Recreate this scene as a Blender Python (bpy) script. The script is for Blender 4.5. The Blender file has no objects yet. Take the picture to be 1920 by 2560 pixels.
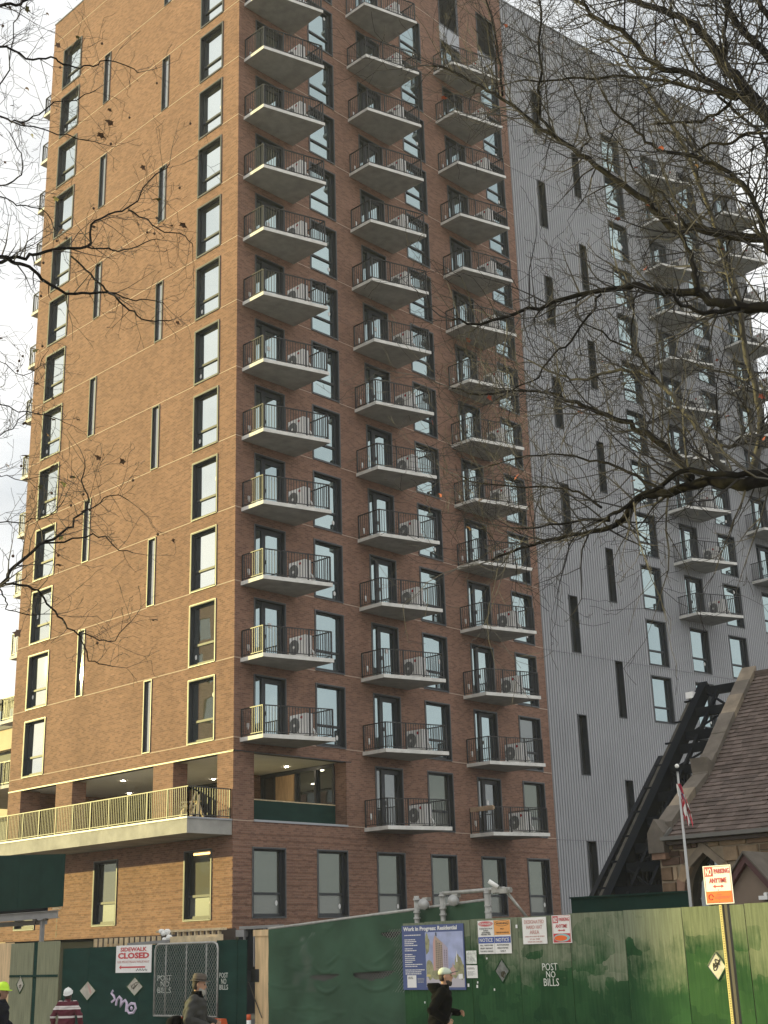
import bpy, bmesh, math, random
import numpy as np
from mathutils import Matrix, Vector
random.seed(7)
S = bpy.context.scene
COL = S.collection
R_ = math.radians

# ------------------------------------------------------------------ camera
# world: x runs along the shaded long facade, y along the sunlit street facade, z up
W0, H0, FPX = 1920.0, 2560.0, 3258.66
CR = np.array([[0.69769739, -0.71581783, -0.02869138],
               [-0.20766807, -0.24041661, 0.94819504],
               [-0.6856328, -0.65559491, -0.31639055]])
EYE = np.array([0.0, 0.0, 2.1])
cam_d = bpy.data.cameras.new("camera"); cam = bpy.data.objects.new("camera", cam_d); COL.objects.link(cam)
cam_d.sensor_fit = 'HORIZONTAL'; cam_d.sensor_width = 36.0; cam_d.lens = 36.0 * FPX / W0
cam_d.clip_start = 0.1; cam_d.clip_end = 3000
_m = Matrix.Identity(4)
for i in range(3):
    for j in range(3): _m[i][j] = CR[j][i]
    _m[i][3] = EYE[i]
cam.matrix_world = _m
S.camera = cam

# ------------------------------------------------------------------ sky and sun
SUN_AZ = R_(57.0)      # from the street facade's outward normal (-x) towards +y
SUN_EL = R_(11.5)
sun_dir = Vector((-math.cos(SUN_AZ) * math.cos(SUN_EL), math.sin(SUN_AZ) * math.cos(SUN_EL), math.sin(SUN_EL)))
world = bpy.data.worlds.new("World"); S.world = world; world.use_nodes = True
nt = world.node_tree; nt.nodes.clear()
def N(t, x=0, y=0, **k):
    n = nt.nodes.new(t)
    for a, b in k.items(): setattr(n, a, b)
    return n
wo = N('ShaderNodeOutputWorld'); bg = N('ShaderNodeBackground')
sky = N('ShaderNodeTexSky', sky_type='NISHITA'); sky.sun_disc = False
sky.sun_elevation = SUN_EL; sky.sun_rotation = math.atan2(sun_dir.x, sun_dir.y)
sky.air_density = 1.0; sky.dust_density = 1.5; sky.ozone_density = 1.0
tc = N('ShaderNodeTexCoord'); mp = N('ShaderNodeMapping'); mp.inputs['Scale'].default_value = (1.0, 1.0, 2.2)
n1 = N('ShaderNodeTexNoise'); n1.inputs['Scale'].default_value = 2.2; n1.inputs['Detail'].default_value = 9; n1.inputs['Roughness'].default_value = 0.56
n2 = N('ShaderNodeTexNoise'); n2.inputs['Scale'].default_value = 3.6; n2.inputs['Detail'].default_value = 7
r1 = N('ShaderNodeValToRGB'); r1.color_ramp.elements[0].position = 0.30; r1.color_ramp.elements[1].position = 0.52
r1.color_ramp.elements[0].color = (0.72, 0.72, 0.72, 1); r1.color_ramp.elements[1].color = (1, 1, 1, 1)
r2 = N('ShaderNodeValToRGB'); r2.color_ramp.elements[0].position = 0.33; r2.color_ramp.elements[1].position = 0.62
r2.color_ramp.elements[0].color = (9.6, 10.2, 10.8, 1); r2.color_ramp.elements[1].color = (15.6, 15.5, 15.2, 1)
mx = N('ShaderNodeMix', data_type='RGBA')
L = nt.links.new
L(tc.outputs['Generated'], mp.inputs['Vector']); L(mp.outputs['Vector'], n1.inputs['Vector']); L(mp.outputs['Vector'], n2.inputs['Vector'])
L(n1.outputs['Fac'], r1.inputs['Fac']); L(n2.outputs['Fac'], r2.inputs['Fac'])
L(r1.outputs['Color'], mx.inputs['Factor']); L(sky.outputs['Color'], mx.inputs[6]); L(r2.outputs['Color'], mx.inputs[7])
L(mx.outputs[2], bg.inputs['Color']); L(bg.outputs['Background'], wo.inputs['Surface'])
bg.inputs['Strength'].default_value = 0.060
sun_d = bpy.data.lights.new("sun", 'SUN'); sun = bpy.data.objects.new("sun", sun_d); COL.objects.link(sun)
sun_d.energy = 5.0; sun_d.angle = R_(0.6); sun_d.color = (1.0, 0.86, 0.33)
sun.rotation_euler = sun_dir.to_track_quat('Z', 'Y').to_euler()
sun.location = (0, 0, 60)
S.view_settings.view_transform = 'Standard'; S.view_settings.look = 'None'
S.view_settings.exposure = 0.50; S.view_settings.gamma = 1.0
S.view_settings.use_curve_mapping = False
S.cycles.max_bounces = 6; S.cycles.diffuse_bounces = 3; S.cycles.glossy_bounces = 3; S.cycles.transparent_max_bounces = 8
S.cycles.sample_clamp_indirect = 6.0

# ------------------------------------------------------------------ sight lines (photo pixel -> point at a known plane)
def ray(x, y):
    d = np.array([x - W0 / 2, -(y - H0 / 2), -FPX]); d /= np.linalg.norm(d); return CR.T @ d
def on_x(x, y, X):
    d = ray(x, y); return EYE + (X - EYE[0]) / d[0] * d
def on_y(x, y, Y):
    d = ray(x, y); return EYE + (Y - EYE[1]) / d[1] * d
def at(x, y, dist):
    d = ray(x, y); return EYE + d * dist / math.hypot(d[0], d[1])

# ------------------------------------------------------------------ materials
MATS = {}
def mat(name, col=(0.5, 0.5, 0.5), rough=0.7, metal=0.0, spec=0.5, noise=0.0, nscale=8.0, bump=0.0, bscale=40.0, stretch=(1, 1, 1), emit=None, coord='pos'):
    m = bpy.data.materials.new(name); m.use_nodes = True; t = m.node_tree
    p = t.nodes['Principled BSDF']
    p.inputs['Base Color'].default_value = (*col, 1); p.inputs['Roughness'].default_value = rough
    p.inputs['Metallic'].default_value = metal; p.inputs['Specular IOR Level'].default_value = spec
    if emit:
        p.inputs['Emission Color'].default_value = (*emit[0], 1); p.inputs['Emission Strength'].default_value = emit[1]
    if noise or bump:
        if coord == 'pos': src = t.nodes.new('ShaderNodeNewGeometry').outputs['Position']
        else: src = t.nodes.new('ShaderNodeTexCoord').outputs['Object']
        ma = t.nodes.new('ShaderNodeMapping'); ma.inputs['Scale'].default_value = stretch
        t.links.new(src, ma.inputs['Vector'])
    if noise:
        n = t.nodes.new('ShaderNodeTexNoise'); n.inputs['Scale'].default_value = nscale; n.inputs['Detail'].default_value = 6
        t.links.new(ma.outputs['Vector'], n.inputs['Vector'])
        cr = t.nodes.new('ShaderNodeValToRGB'); e = cr.color_ramp.elements
        e[0].position = 0.3; e[1].position = 0.7
        e[0].color = (*[c * (1 - noise) for c in col], 1); e[1].color = (*[min(1, c * (1 + noise)) for c in col], 1)
        t.links.new(n.outputs['Fac'], cr.inputs['Fac']); t.links.new(cr.outputs['Color'], p.inputs['Base Color'])
    if bump:
        n = t.nodes.new('ShaderNodeTexNoise'); n.inputs['Scale'].default_value = bscale; n.inputs['Detail'].default_value = 4
        t.links.new(ma.outputs['Vector'], n.inputs['Vector'])
        b = t.nodes.new('ShaderNodeBump'); b.inputs['Strength'].default_value = bump; b.inputs['Distance'].default_value = 0.02
        t.links.new(n.outputs['Fac'], b.inputs['Height']); t.links.new(b.outputs['Normal'], p.inputs['Normal'])
    MATS[name] = m; return m

def brick_mat():
    m = bpy.data.materials.new('brick'); m.use_nodes = True; t = m.node_tree; p = t.nodes['Principled BSDF']; K = t.links.new
    g = t.nodes.new('ShaderNodeNewGeometry'); sx = t.nodes.new('ShaderNodeSeparateXYZ'); K(g.outputs['Position'], sx.inputs[0])
    ad = t.nodes.new('ShaderNodeMath'); ad.operation = 'ADD'; K(sx.outputs['X'], ad.inputs[0]); K(sx.outputs['Y'], ad.inputs[1])
    cb = t.nodes.new('ShaderNodeCombineXYZ'); K(ad.outputs[0], cb.inputs['X']); K(sx.outputs['Z'], cb.inputs['Y'])
    br = t.nodes.new('ShaderNodeTexBrick'); K(cb.outputs[0], br.inputs['Vector'])
    br.inputs['Scale'].default_value = 1.0; br.inputs['Brick Width'].default_value = 0.215; br.inputs['Row Height'].default_value = 0.0755
    br.inputs['Mortar Size'].default_value = 0.0075; br.inputs['Mortar Smooth'].default_value = 0.2; br.inputs['Bias'].default_value = -0.1
    br.inputs['Color1'].default_value = (0.274, 0.147, 0.103, 1); br.inputs['Color2'].default_value = (0.160, 0.081, 0.059, 1)
    br.inputs['Mortar'].default_value = (0.262, 0.186, 0.136, 1)
    # lots fired lighter / darker, laid in patches
    n = t.nodes.new('ShaderNodeTexNoise'); n.inputs['Scale'].default_value = 0.55; n.inputs['Detail'].default_value = 5; n.inputs['Roughness'].default_value = 0.62
    sc = t.nodes.new('ShaderNodeMapping'); sc.inputs['Scale'].default_value = (1.0, 0.45, 1); K(cb.outputs[0], sc.inputs['Vector']); K(sc.outputs['Vector'], n.inputs['Vector'])
    cr = t.nodes.new('ShaderNodeValToRGB'); cr.color_ramp.elements[0].position = 0.32; cr.color_ramp.elements[1].position = 0.7
    cr.color_ramp.elements[0].color = (0.88, 0.87, 0.86, 1); cr.color_ramp.elements[1].color = (1.09, 1.09, 1.08, 1); K(n.outputs['Fac'], cr.inputs['Fac'])
    # short runs of pale bricks
    n3 = t.nodes.new('ShaderNodeTexNoise'); n3.inputs['Scale'].default_value = 1.0; n3.inputs['Detail'].default_value = 2
    s3 = t.nodes.new('ShaderNodeMapping'); s3.inputs['Scale'].default_value = (0.9, 3.2, 1); K(cb.outputs[0], s3.inputs['Vector']); K(s3.outputs['Vector'], n3.inputs['Vector'])
    c3 = t.nodes.new('ShaderNodeValToRGB'); c3.color_ramp.elements[0].position = 0.69; c3.color_ramp.elements[1].position = 0.73
    c3.color_ramp.elements[0].color = (1, 1, 1, 1); c3.color_ramp.elements[1].color = (1.22, 1.22, 1.2, 1); K(n3.outputs['Fac'], c3.inputs['Fac'])
    mu = t.nodes.new('ShaderNodeMix'); mu.data_type = 'RGBA'; mu.blend_type = 'MULTIPLY'; mu.inputs['Factor'].default_value = 1
    K(br.outputs['Color'], mu.inputs[6]); K(cr.outputs['Color'], mu.inputs[7])
    m2 = t.nodes.new('ShaderNodeMix'); m2.data_type = 'RGBA'; m2.blend_type = 'MULTIPLY'; m2.inputs['Factor'].default_value = 1
    K(mu.outputs[2], m2.inputs[6]); K(c3.outputs['Color'], m2.inputs[7]); K(m2.outputs[2], p.inputs['Base Color'])
    p.inputs['Roughness'].default_value = 0.85; p.inputs['Specular IOR Level'].default_value = 0.25
    b = t.nodes.new('ShaderNodeBump'); b.inputs['Strength'].default_value = 0.12; b.inputs['Distance'].default_value = 0.01; b.invert = True
    K(br.outputs['Fac'], b.inputs['Height']); K(b.outputs['Normal'], p.inputs['Normal'])
    MATS['brick'] = m

def glass_mat(name, tint, dark, fac, rough=0.015):
    m = bpy.data.materials.new(name); m.use_nodes = True; t = m.node_tree; K = t.links.new
    p = t.nodes['Principled BSDF']; p.inputs['Base Color'].default_value = (*dark, 1); p.inputs['Roughness'].default_value = 0.6
    g = t.nodes.new('ShaderNodeBsdfAnisotropic') if False else t.nodes.new('ShaderNodeBsdfGlossy')
    g.inputs['Color'].default_value = (*tint, 1); g.inputs['Roughness'].default_value = rough
    mxs = t.nodes.new('ShaderNodeMixShader'); mxs.inputs[0].default_value = fac
    K(p.outputs[0], mxs.inputs[1]); K(g.outputs[0], mxs.inputs[2]); K(mxs.outputs[0], t.nodes['Material Output'].inputs['Surface'])
    oi = t.nodes.new('ShaderNodeTexNoise'); oi.inputs['Scale'].default_value = 0.9; oi.inputs['Detail'].default_value = 1
    ge = t.nodes.new('ShaderNodeNewGeometry'); K(ge.outputs['Position'], oi.inputs['Vector'])
    b = t.nodes.new('ShaderNodeBump'); b.inputs['Strength'].default_value = 0.10; b.inputs['Distance'].default_value = 0.03
    K(oi.outputs['Fac'], b.inputs['Height']); K(b.outputs['Normal'], g.inputs['Normal'])
    MATS[name] = m

def ply_mat(name, deep, mid, wash, amount):
    """hoarding plywood: deep green roller paint, worn and washed out near the top, brush streaks down the sheet"""
    m = bpy.data.materials.new(name); m.use_nodes = True; t = m.node_tree; p = t.nodes['Principled BSDF']; K = t.links.new
    g = t.nodes.new('ShaderNodeNewGeometry'); sx = t.nodes.new('ShaderNodeSeparateXYZ'); K(g.outputs['Position'], sx.inputs[0])
    oi = t.nodes.new('ShaderNodeObjectInfo')
    of = t.nodes.new('ShaderNodeMath'); of.operation = 'MULTIPLY_ADD'; of.inputs[1].default_value = 37.0; K(oi.outputs['Random'], of.inputs[0]); K(sx.outputs['Y'], of.inputs[2])
    cb = t.nodes.new('ShaderNodeCombineXYZ'); K(of.outputs[0], cb.inputs['X']); K(sx.outputs['Z'], cb.inputs['Y'])
    def noise(sc, s, d=5, r=0.55):
        a = t.nodes.new('ShaderNodeMapping'); a.inputs['Scale'].default_value = (sc[0], sc[1], 1); K(cb.outputs[0], a.inputs['Vector'])
        n = t.nodes.new('ShaderNodeTexNoise'); n.inputs['Scale'].default_value = s; n.inputs['Detail'].default_value = d; n.inputs['Roughness'].default_value = r
        K(a.outputs['Vector'], n.inputs['Vector']); return n.outputs['Fac']
    def ramp(v, a, b, ca, cb_):
        c = t.nodes.new('ShaderNodeValToRGB'); c.color_ramp.elements[0].position = a; c.color_ramp.elements[1].position = b
        c.color_ramp.elements[0].color = (*ca, 1); c.color_ramp.elements[1].color = (*cb_, 1); K(v, c.inputs['Fac']); return c.outputs['Color']
    def math_(op, a, b, c=None):
        q = t.nodes.new('ShaderNodeMath'); q.operation = op
        for i, v in enumerate((a, b, c)):
            if v is None: continue
            if isinstance(v, (int, float)): q.inputs[i].default_value = v
            else: K(v, q.inputs[i])
        return q.outputs[0]
    def patches(sc):                                   # square-edged roller patches
        a = t.nodes.new('ShaderNodeMapping'); a.inputs['Scale'].default_value = (sc[0], sc[1], 1)
        dn = t.nodes.new('ShaderNodeTexNoise'); dn.inputs['Scale'].default_value = 3.0; dn.inputs['Detail'].default_value = 4; K(cb.outputs[0], dn.inputs['Vector'])
        av = t.nodes.new('ShaderNodeMix'); av.data_type = 'RGBA'; av.blend_type = 'ADD'; av.inputs['Factor'].default_value = 0.22; K(cb.outputs[0], av.inputs[6]); K(dn.outputs['Color'], av.inputs[7]); K(av.outputs[2], a.inputs['Vector'])
        v = t.nodes.new('ShaderNodeTexVoronoi'); v.distance = 'CHEBYCHEV'; v.inputs['Scale'].default_value = 1.0; v.inputs['Randomness'].default_value = 0.8; K(a.outputs['Vector'], v.inputs['Vector'])
        sp_ = t.nodes.new('ShaderNodeSeparateColor'); K(v.outputs['Color'], sp_.inputs[0]); return sp_.outputs[0]
    blocks = patches((2.2, 2.6)); tone = patches((3.6, 2.0))
    streak = noise((14, 0.8), 1.6, 5, 0.6)
    big = noise((0.5, 0.7), 1.2, 3)
    # coverage: rises with height on the sheet, broken up by patches
    hgt = math_('MULTIPLY_ADD', sx.outputs['Z'], 0.42, -0.66 + amount)
    cov = math_('ADD', hgt, math_('MULTIPLY_ADD', blocks, 0.34, -0.17)); cov = math_('ADD', cov, math_('MULTIPLY_ADD', big, 0.9, -0.45))
    cov = math_('ADD', cov, math_('MULTIPLY_ADD', streak, 0.28, -0.14))
    c1 = ramp(math_('ADD', math_('MULTIPLY', big, 0.6), math_('MULTIPLY_ADD', tone, 0.14, math_('MULTIPLY', streak, 0.30))), 0.34, 0.72, deep, mid)
    c2 = ramp(streak, 0.3, 0.72, [a * 0.62 for a in wash], wash)
    f = ramp(math_('ADD', cov, math_('MULTIPLY_ADD', noise((5, 3), 2.0, 6, 0.7), 0.30, -0.15)), 0.26, 0.56, (0, 0, 0), (1, 1, 1))
    mx_ = t.nodes.new('ShaderNodeMix'); mx_.data_type = 'RGBA'; K(f, mx_.inputs['Factor']); K(c1, mx_.inputs[6]); K(c2, mx_.inputs[7])
    f2 = ramp(noise((9, 9), 3.0, 6, 0.7), 0.60, 0.70, (1, 1, 1), (1.5, 1.45, 1.35))
    mu = t.nodes.new('ShaderNodeMix'); mu.data_type = 'RGBA'; mu.blend_type = 'MULTIPLY'; mu.inputs['Factor'].default_value = 0.8
    K(mx_.outputs[2], mu.inputs[6]); K(f2, mu.inputs[7]); K(mu.outputs[2], p.inputs['Base Color'])
    p.inputs['Roughness'].default_value = 0.8; p.inputs['Specular IOR Level'].default_value = 0.12
    b = t.nodes.new('ShaderNodeBump'); b.inputs['Strength'].default_value = 0.25; b.inputs['Distance'].default_value = 0.01
    K(streak, b.inputs['Height']); K(b.outputs['Normal'], p.inputs['Normal'])
    MATS[name] = m

brick_mat()
glass_mat('glass_bright', (0.70, 0.75, 0.73), (0.03, 0.035, 0.035), 0.86)  # lighter tint for the sunlit facade: brighter sky reflection put into the colour
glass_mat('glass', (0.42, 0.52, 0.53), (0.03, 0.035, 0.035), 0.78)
glass_mat('slit_glass', (0.40, 0.42, 0.45), (0.16, 0.16, 0.165), 0.6)
glass_mat('glass_film', (0.20, 0.225, 0.20), (0.050, 0.052, 0.040), 0.55, 0.04)
glass_mat('glass_frost', (0.26, 0.28, 0.26), (0.17, 0.175, 0.155), 0.40, 0.2)
glass_mat('glass_dark', (0.35, 0.38, 0.38), (0.02, 0.022, 0.02), 0.45, 0.02)
mat('cladding', (0.365, 0.368, 0.38), 0.42, 0.1, 0.4, noise=0.06, nscale=0.5)
mat('concrete', (0.36, 0.345, 0.31), 0.85, noise=0.22, nscale=1.6, bump=0.3, bscale=18)
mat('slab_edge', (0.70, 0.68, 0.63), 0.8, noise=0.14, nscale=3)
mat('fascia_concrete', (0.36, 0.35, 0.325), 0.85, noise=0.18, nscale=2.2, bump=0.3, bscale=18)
mat('black_metal', (0.022, 0.025, 0.030), 0.38, 0.0, 0.5)
mat('rail_metal', (0.022, 0.022, 0.023), 0.43, 0.0, 0.45)
mat('reveal', (0.030, 0.034, 0.040), 0.55)
mat('flange', (0.16, 0.165, 0.165), 0.4, 0.4)
mat('slit_panel', (0.30, 0.31, 0.33), 0.35, 0.2, 0.6)
mat('spandrel', (0.36, 0.37, 0.39), 0.45, 0.2)
mat('lap_grey', (0.20, 0.20, 0.205), 0.5)
mat('louver', (0.035, 0.038, 0.045), 0.5)
mat('ledge', (0.55, 0.42, 0.33), 0.8)
mat('white_casing', (0.84, 0.82, 0.79), 0.5, noise=0.05, nscale=6)
mat('grille', (0.20, 0.20, 0.195), 0.5)
mat('red', (0.42, 0.02, 0.03), 0.5)
mat('white', (0.80, 0.79, 0.76), 0.6)
mat('ceiling', (0.78, 0.75, 0.68), 0.9, noise=0.05, nscale=1.0)
mat('lamp', (1, 0.95, 0.85), 0.5, emit=((1, 0.87, 0.65), 110.0))
mat('tan_wood', (0.42, 0.27, 0.14), 0.7, noise=0.2, nscale=3, stretch=(4, 4, 0.6))
mat('cream_frame', (0.55, 0.48, 0.36), 0.6)
mat('raw_ply', (0.66, 0.47, 0.26), 0.75, noise=0.22, nscale=2.4, stretch=(5, 5, 0.6))
mat('cardboard', (0.42, 0.30, 0.20), 0.85, noise=0.15, nscale=6)
mat('lumber', (0.66, 0.52, 0.32), 0.75, noise=0.22, nscale=5)
mat('green_board', (0.014, 0.044, 0.036), 0.85, 0.0, 0.08, noise=0.18, nscale=1.5, bump=0.15, bscale=6, stretch=(1, 1, 3))
mat('green_panel', (0.011, 0.036, 0.029), 0.85, 0.0, 0.08, noise=0.15, nscale=2)
ply_mat('hoarding_green', (0.010, 0.044, 0.018), (0.036, 0.108, 0.040), (0.235, 0.265, 0.180), 0.27)
ply_mat('hoarding_worn', (0.010, 0.044, 0.018), (0.042, 0.110, 0.038), (0.20, 0.232, 0.145), 0.36)
ply_mat('hoarding_pale', (0.08, 0.10, 0.07), (0.13, 0.15, 0.10), (0.29, 0.295, 0.19), 1.3)
mat('tarp', (0.045, 0.092, 0.058), 0.7, noise=0.30, nscale=1.1, spec=0.15)
mat('galvanised', (0.36, 0.355, 0.33), 0.45, 0.4, noise=0.18, nscale=9)
mat('shed_steel', (0.26, 0.255, 0.25), 0.6, noise=0.12, nscale=2)
mat('steel_black', (0.010, 0.012, 0.016), 0.9, 0.0, 0.06)
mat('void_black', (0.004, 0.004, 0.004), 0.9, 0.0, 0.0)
mat('dark_wall', (0.020, 0.022, 0.027), 0.9, 0.0, 0.06)
mat('sign_white', (0.82, 0.80, 0.77), 0.5, noise=0.04, nscale=5)
mat('sign_red', (0.55, 0.05, 0.06), 0.5)
mat('sign_pale_red', (0.60, 0.30, 0.27), 0.5)
mat('sign_orange', (0.83, 0.14, 0.02), 0.5)
mat('sign_pale_orange', (0.80, 0.36, 0.10), 0.5)
mat('sign_blue', (0.045, 0.085, 0.33), 0.5)
mat('sign_black', (0.03, 0.03, 0.03), 0.5)
mat('sign_grey', (0.42, 0.42, 0.41), 0.5)
mat('sign_cyan', (0.30, 0.55, 0.55), 0.5)
mat('poster_blue', (0.065, 0.095, 0.24), 0.4)
mat('poster_sky', (0.36, 0.40, 0.60), 0.4, noise=0.2, nscale=4)
mat('poster_pink', (0.55, 0.33, 0.29), 0.4)
mat('poster_mauve', (0.42, 0.36, 0.44), 0.4)
mat('poster_tan', (0.42, 0.32, 0.25), 0.4)
mat('poster_tree', (0.30, 0.29, 0.16), 0.4, noise=0.35, nscale=14)
mat('poster_road', (0.50, 0.46, 0.50), 0.4)
mat('stencil_white', (0.68, 0.70, 0.64), 0.7, noise=0.25, nscale=22)
mat('graffiti', (0.62, 0.52, 0.66), 0.5)
mat('diamond', (0.52, 0.49, 0.42), 0.35, 0.3, noise=0.25, nscale=6)
mat('diamond_dark', (0.16, 0.17, 0.16), 0.35, 0.3, noise=0.4, nscale=9)
mat('scribble', (0.07, 0.06, 0.03), 0.6)
mat('barrier_orange', (0.62, 0.10, 0.025), 0.5)
mat('mortar', (0.27, 0.215, 0.15), 0.9, noise=0.2, nscale=5)
STONES = []
for i, c in enumerate([(0.24, 0.155, 0.10), (0.30, 0.21, 0.13), (0.115, 0.066, 0.046), (0.085, 0.050, 0.036), (0.36, 0.26, 0.165), (0.16, 0.10, 0.058), (0.23, 0.135, 0.09)]):
    STONES.append(mat('stone_%s' % 'abcdefg'[i], tuple(q * .95 for q in c), 0.85, noise=0.28, nscale=4, bump=0.5, bscale=14))
mat('coping', (0.125, 0.105, 0.085), 0.85, noise=0.3, nscale=2.5, bump=0.4, bscale=10)
mat('coping_pale', (0.215, 0.172, 0.125), 0.85, noise=0.3, nscale=2.5, bump=0.4, bscale=10)
mat('shingle_a', (0.092, 0.066, 0.056), 0.9, noise=0.35, nscale=2.2)
mat('shingle_b', (0.122, 0.090, 0.077), 0.9, noise=0.3, nscale=3)
mat('gutter', (0.13, 0.125, 0.115), 0.5, 0.2)
mat('eave_brown', (0.055, 0.038, 0.032), 0.6)
mat('maroon_paint', (0.07, 0.016, 0.018), 0.45)
mat('porch_tan', (0.21, 0.155, 0.115), 0.8, noise=0.1, nscale=3)
mat('cream_wall', (0.62, 0.50, 0.32), 0.85, noise=0.08, nscale=0.8)
mat('grey_opening', (0.13, 0.13, 0.115), 0.7)
mat('roof_grey', (0.16, 0.15, 0.14), 0.8)
mat('asphalt', (0.05, 0.05, 0.052), 0.9, noise=0.25, nscale=6, bump=0.4, bscale=60)
mat('pavement', (0.30, 0.29, 0.27), 0.9, noise=0.15, nscale=1.5, bump=0.2, bscale=30)
mat('kerb', (0.33, 0.32, 0.30), 0.85, noise=0.15, nscale=4)
mat('bark_dark', (0.016, 0.0145, 0.013), 0.95, 0.0, 0.1, noise=0.45, nscale=7, bump=0.8, bscale=22, stretch=(1, 1, 0.5))
mat('bark_pale', (0.075, 0.067, 0.050), 0.85, noise=0.6, nscale=5, bump=0.3, bscale=16)
mat('twig_brown', (0.022, 0.019, 0.017), 0.85, noise=0.3, nscale=3)
mat('twig_grey', (0.085, 0.077, 0.066), 0.85, noise=0.3, nscale=3)  # paler twig copy: sunlight on some twigs put into the colour
mat('twig_left', (0.042, 0.034, 0.029), 0.85, noise=0.3, nscale=3)
mat('leaf_brown', (0.13, 0.070, 0.040), 0.7, noise=0.3, nscale=12)
mat('leaf_olive', (0.13, 0.125, 0.035), 0.7, noise=0.3, nscale=12)
mat('leaf_red', (0.36, 0.085, 0.045), 0.7)
mat('seed', (0.085, 0.050, 0.035), 0.9)
mat('skin', (0.42, 0.235, 0.155), 0.5, spec=0.35)
mat('skin_dark', (0.26, 0.145, 0.10), 0.5, spec=0.35)
mat('beard_grey', (0.33, 0.32, 0.29), 0.9)
mat('hair_dark', (0.030, 0.020, 0.015), 0.8)
mat('jacket_grey', (0.042, 0.042, 0.040), 0.7, 0.0, 0.2, noise=0.15, nscale=5, bump=0.5, bscale=9)
mat('cloth_black', (0.0045, 0.0045, 0.005), 0.9, 0.0, 0.05, bump=0.5, bscale=9)
mat('cloth_navy', (0.010, 0.011, 0.018), 0.9, 0.0, 0.08, bump=0.5, bscale=9)
mat('felt_brown', (0.085, 0.068, 0.054), 0.85)
mat('cap_green', (0.50, 0.56, 0.46), 0.8)
mat('cap_brim', (0.10, 0.10, 0.10), 0.8)
mat('helmet_white', (0.75, 0.75, 0.72), 0.35)
mat('helmet_lime', (0.48, 0.75, 0.015), 0.35)
mat('trouser', (0.03, 0.032, 0.038), 0.85)
mat('shoe', (0.05, 0.045, 0.04), 0.7)
mat('eye', (0.02, 0.015, 0.01), 0.2)
mat('flag_red', (0.45, 0.03, 0.05), 0.8)
mat('flag_blue', (0.03, 0.04, 0.14), 0.8)
mat('flag_white', (0.70, 0.68, 0.66), 0.8)
mat('pole_grey', (0.42, 0.42, 0.41), 0.45, 0.3)
mat('post_brown', (0.060, 0.052, 0.042), 0.6)
mat('strip_yellow', (0.62, 0.52, 0.20), 0.6)
def sweater_mat():
    m = bpy.data.materials.new('sweater_striped'); m.use_nodes = True; t = m.node_tree; p = t.nodes['Principled BSDF']; K = t.links.new
    g = t.nodes.new('ShaderNodeNewGeometry'); sx = t.nodes.new('ShaderNodeSeparateXYZ'); K(g.outputs['Position'], sx.inputs[0])
    cr = t.nodes.new('ShaderNodeValToRGB'); cr.color_ramp.interpolation = 'CONSTANT'
    mr = t.nodes.new('ShaderNodeMapRange'); mr.inputs['From Min'].default_value = 0.75; mr.inputs['From Max'].default_value = 1.35
    K(sx.outputs['Z'], mr.inputs['Value']); K(mr.outputs[0], cr.inputs['Fac'])
    ma, wh = (0.085, 0.008, 0.020, 1), (0.62, 0.56, 0.54, 1)
    e = cr.color_ramp.elements; e[0].color = ma; e[0].position = 0; e[1].position = 0.13; e[1].color = wh
    for pos, c in ((0.20, ma), (0.42, wh), (0.475, (0.25, 0.2, 0.2, 1)), (0.49, wh), (0.545, ma), (0.70, wh), (0.79, ma)):
        q = e.new(pos); q.color = c
    K(cr.outputs['Color'], p.inputs['Base Color']); p.inputs['Roughness'].default_value = 0.9
    MATS['sweater_striped'] = m
sweater_mat()
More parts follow.
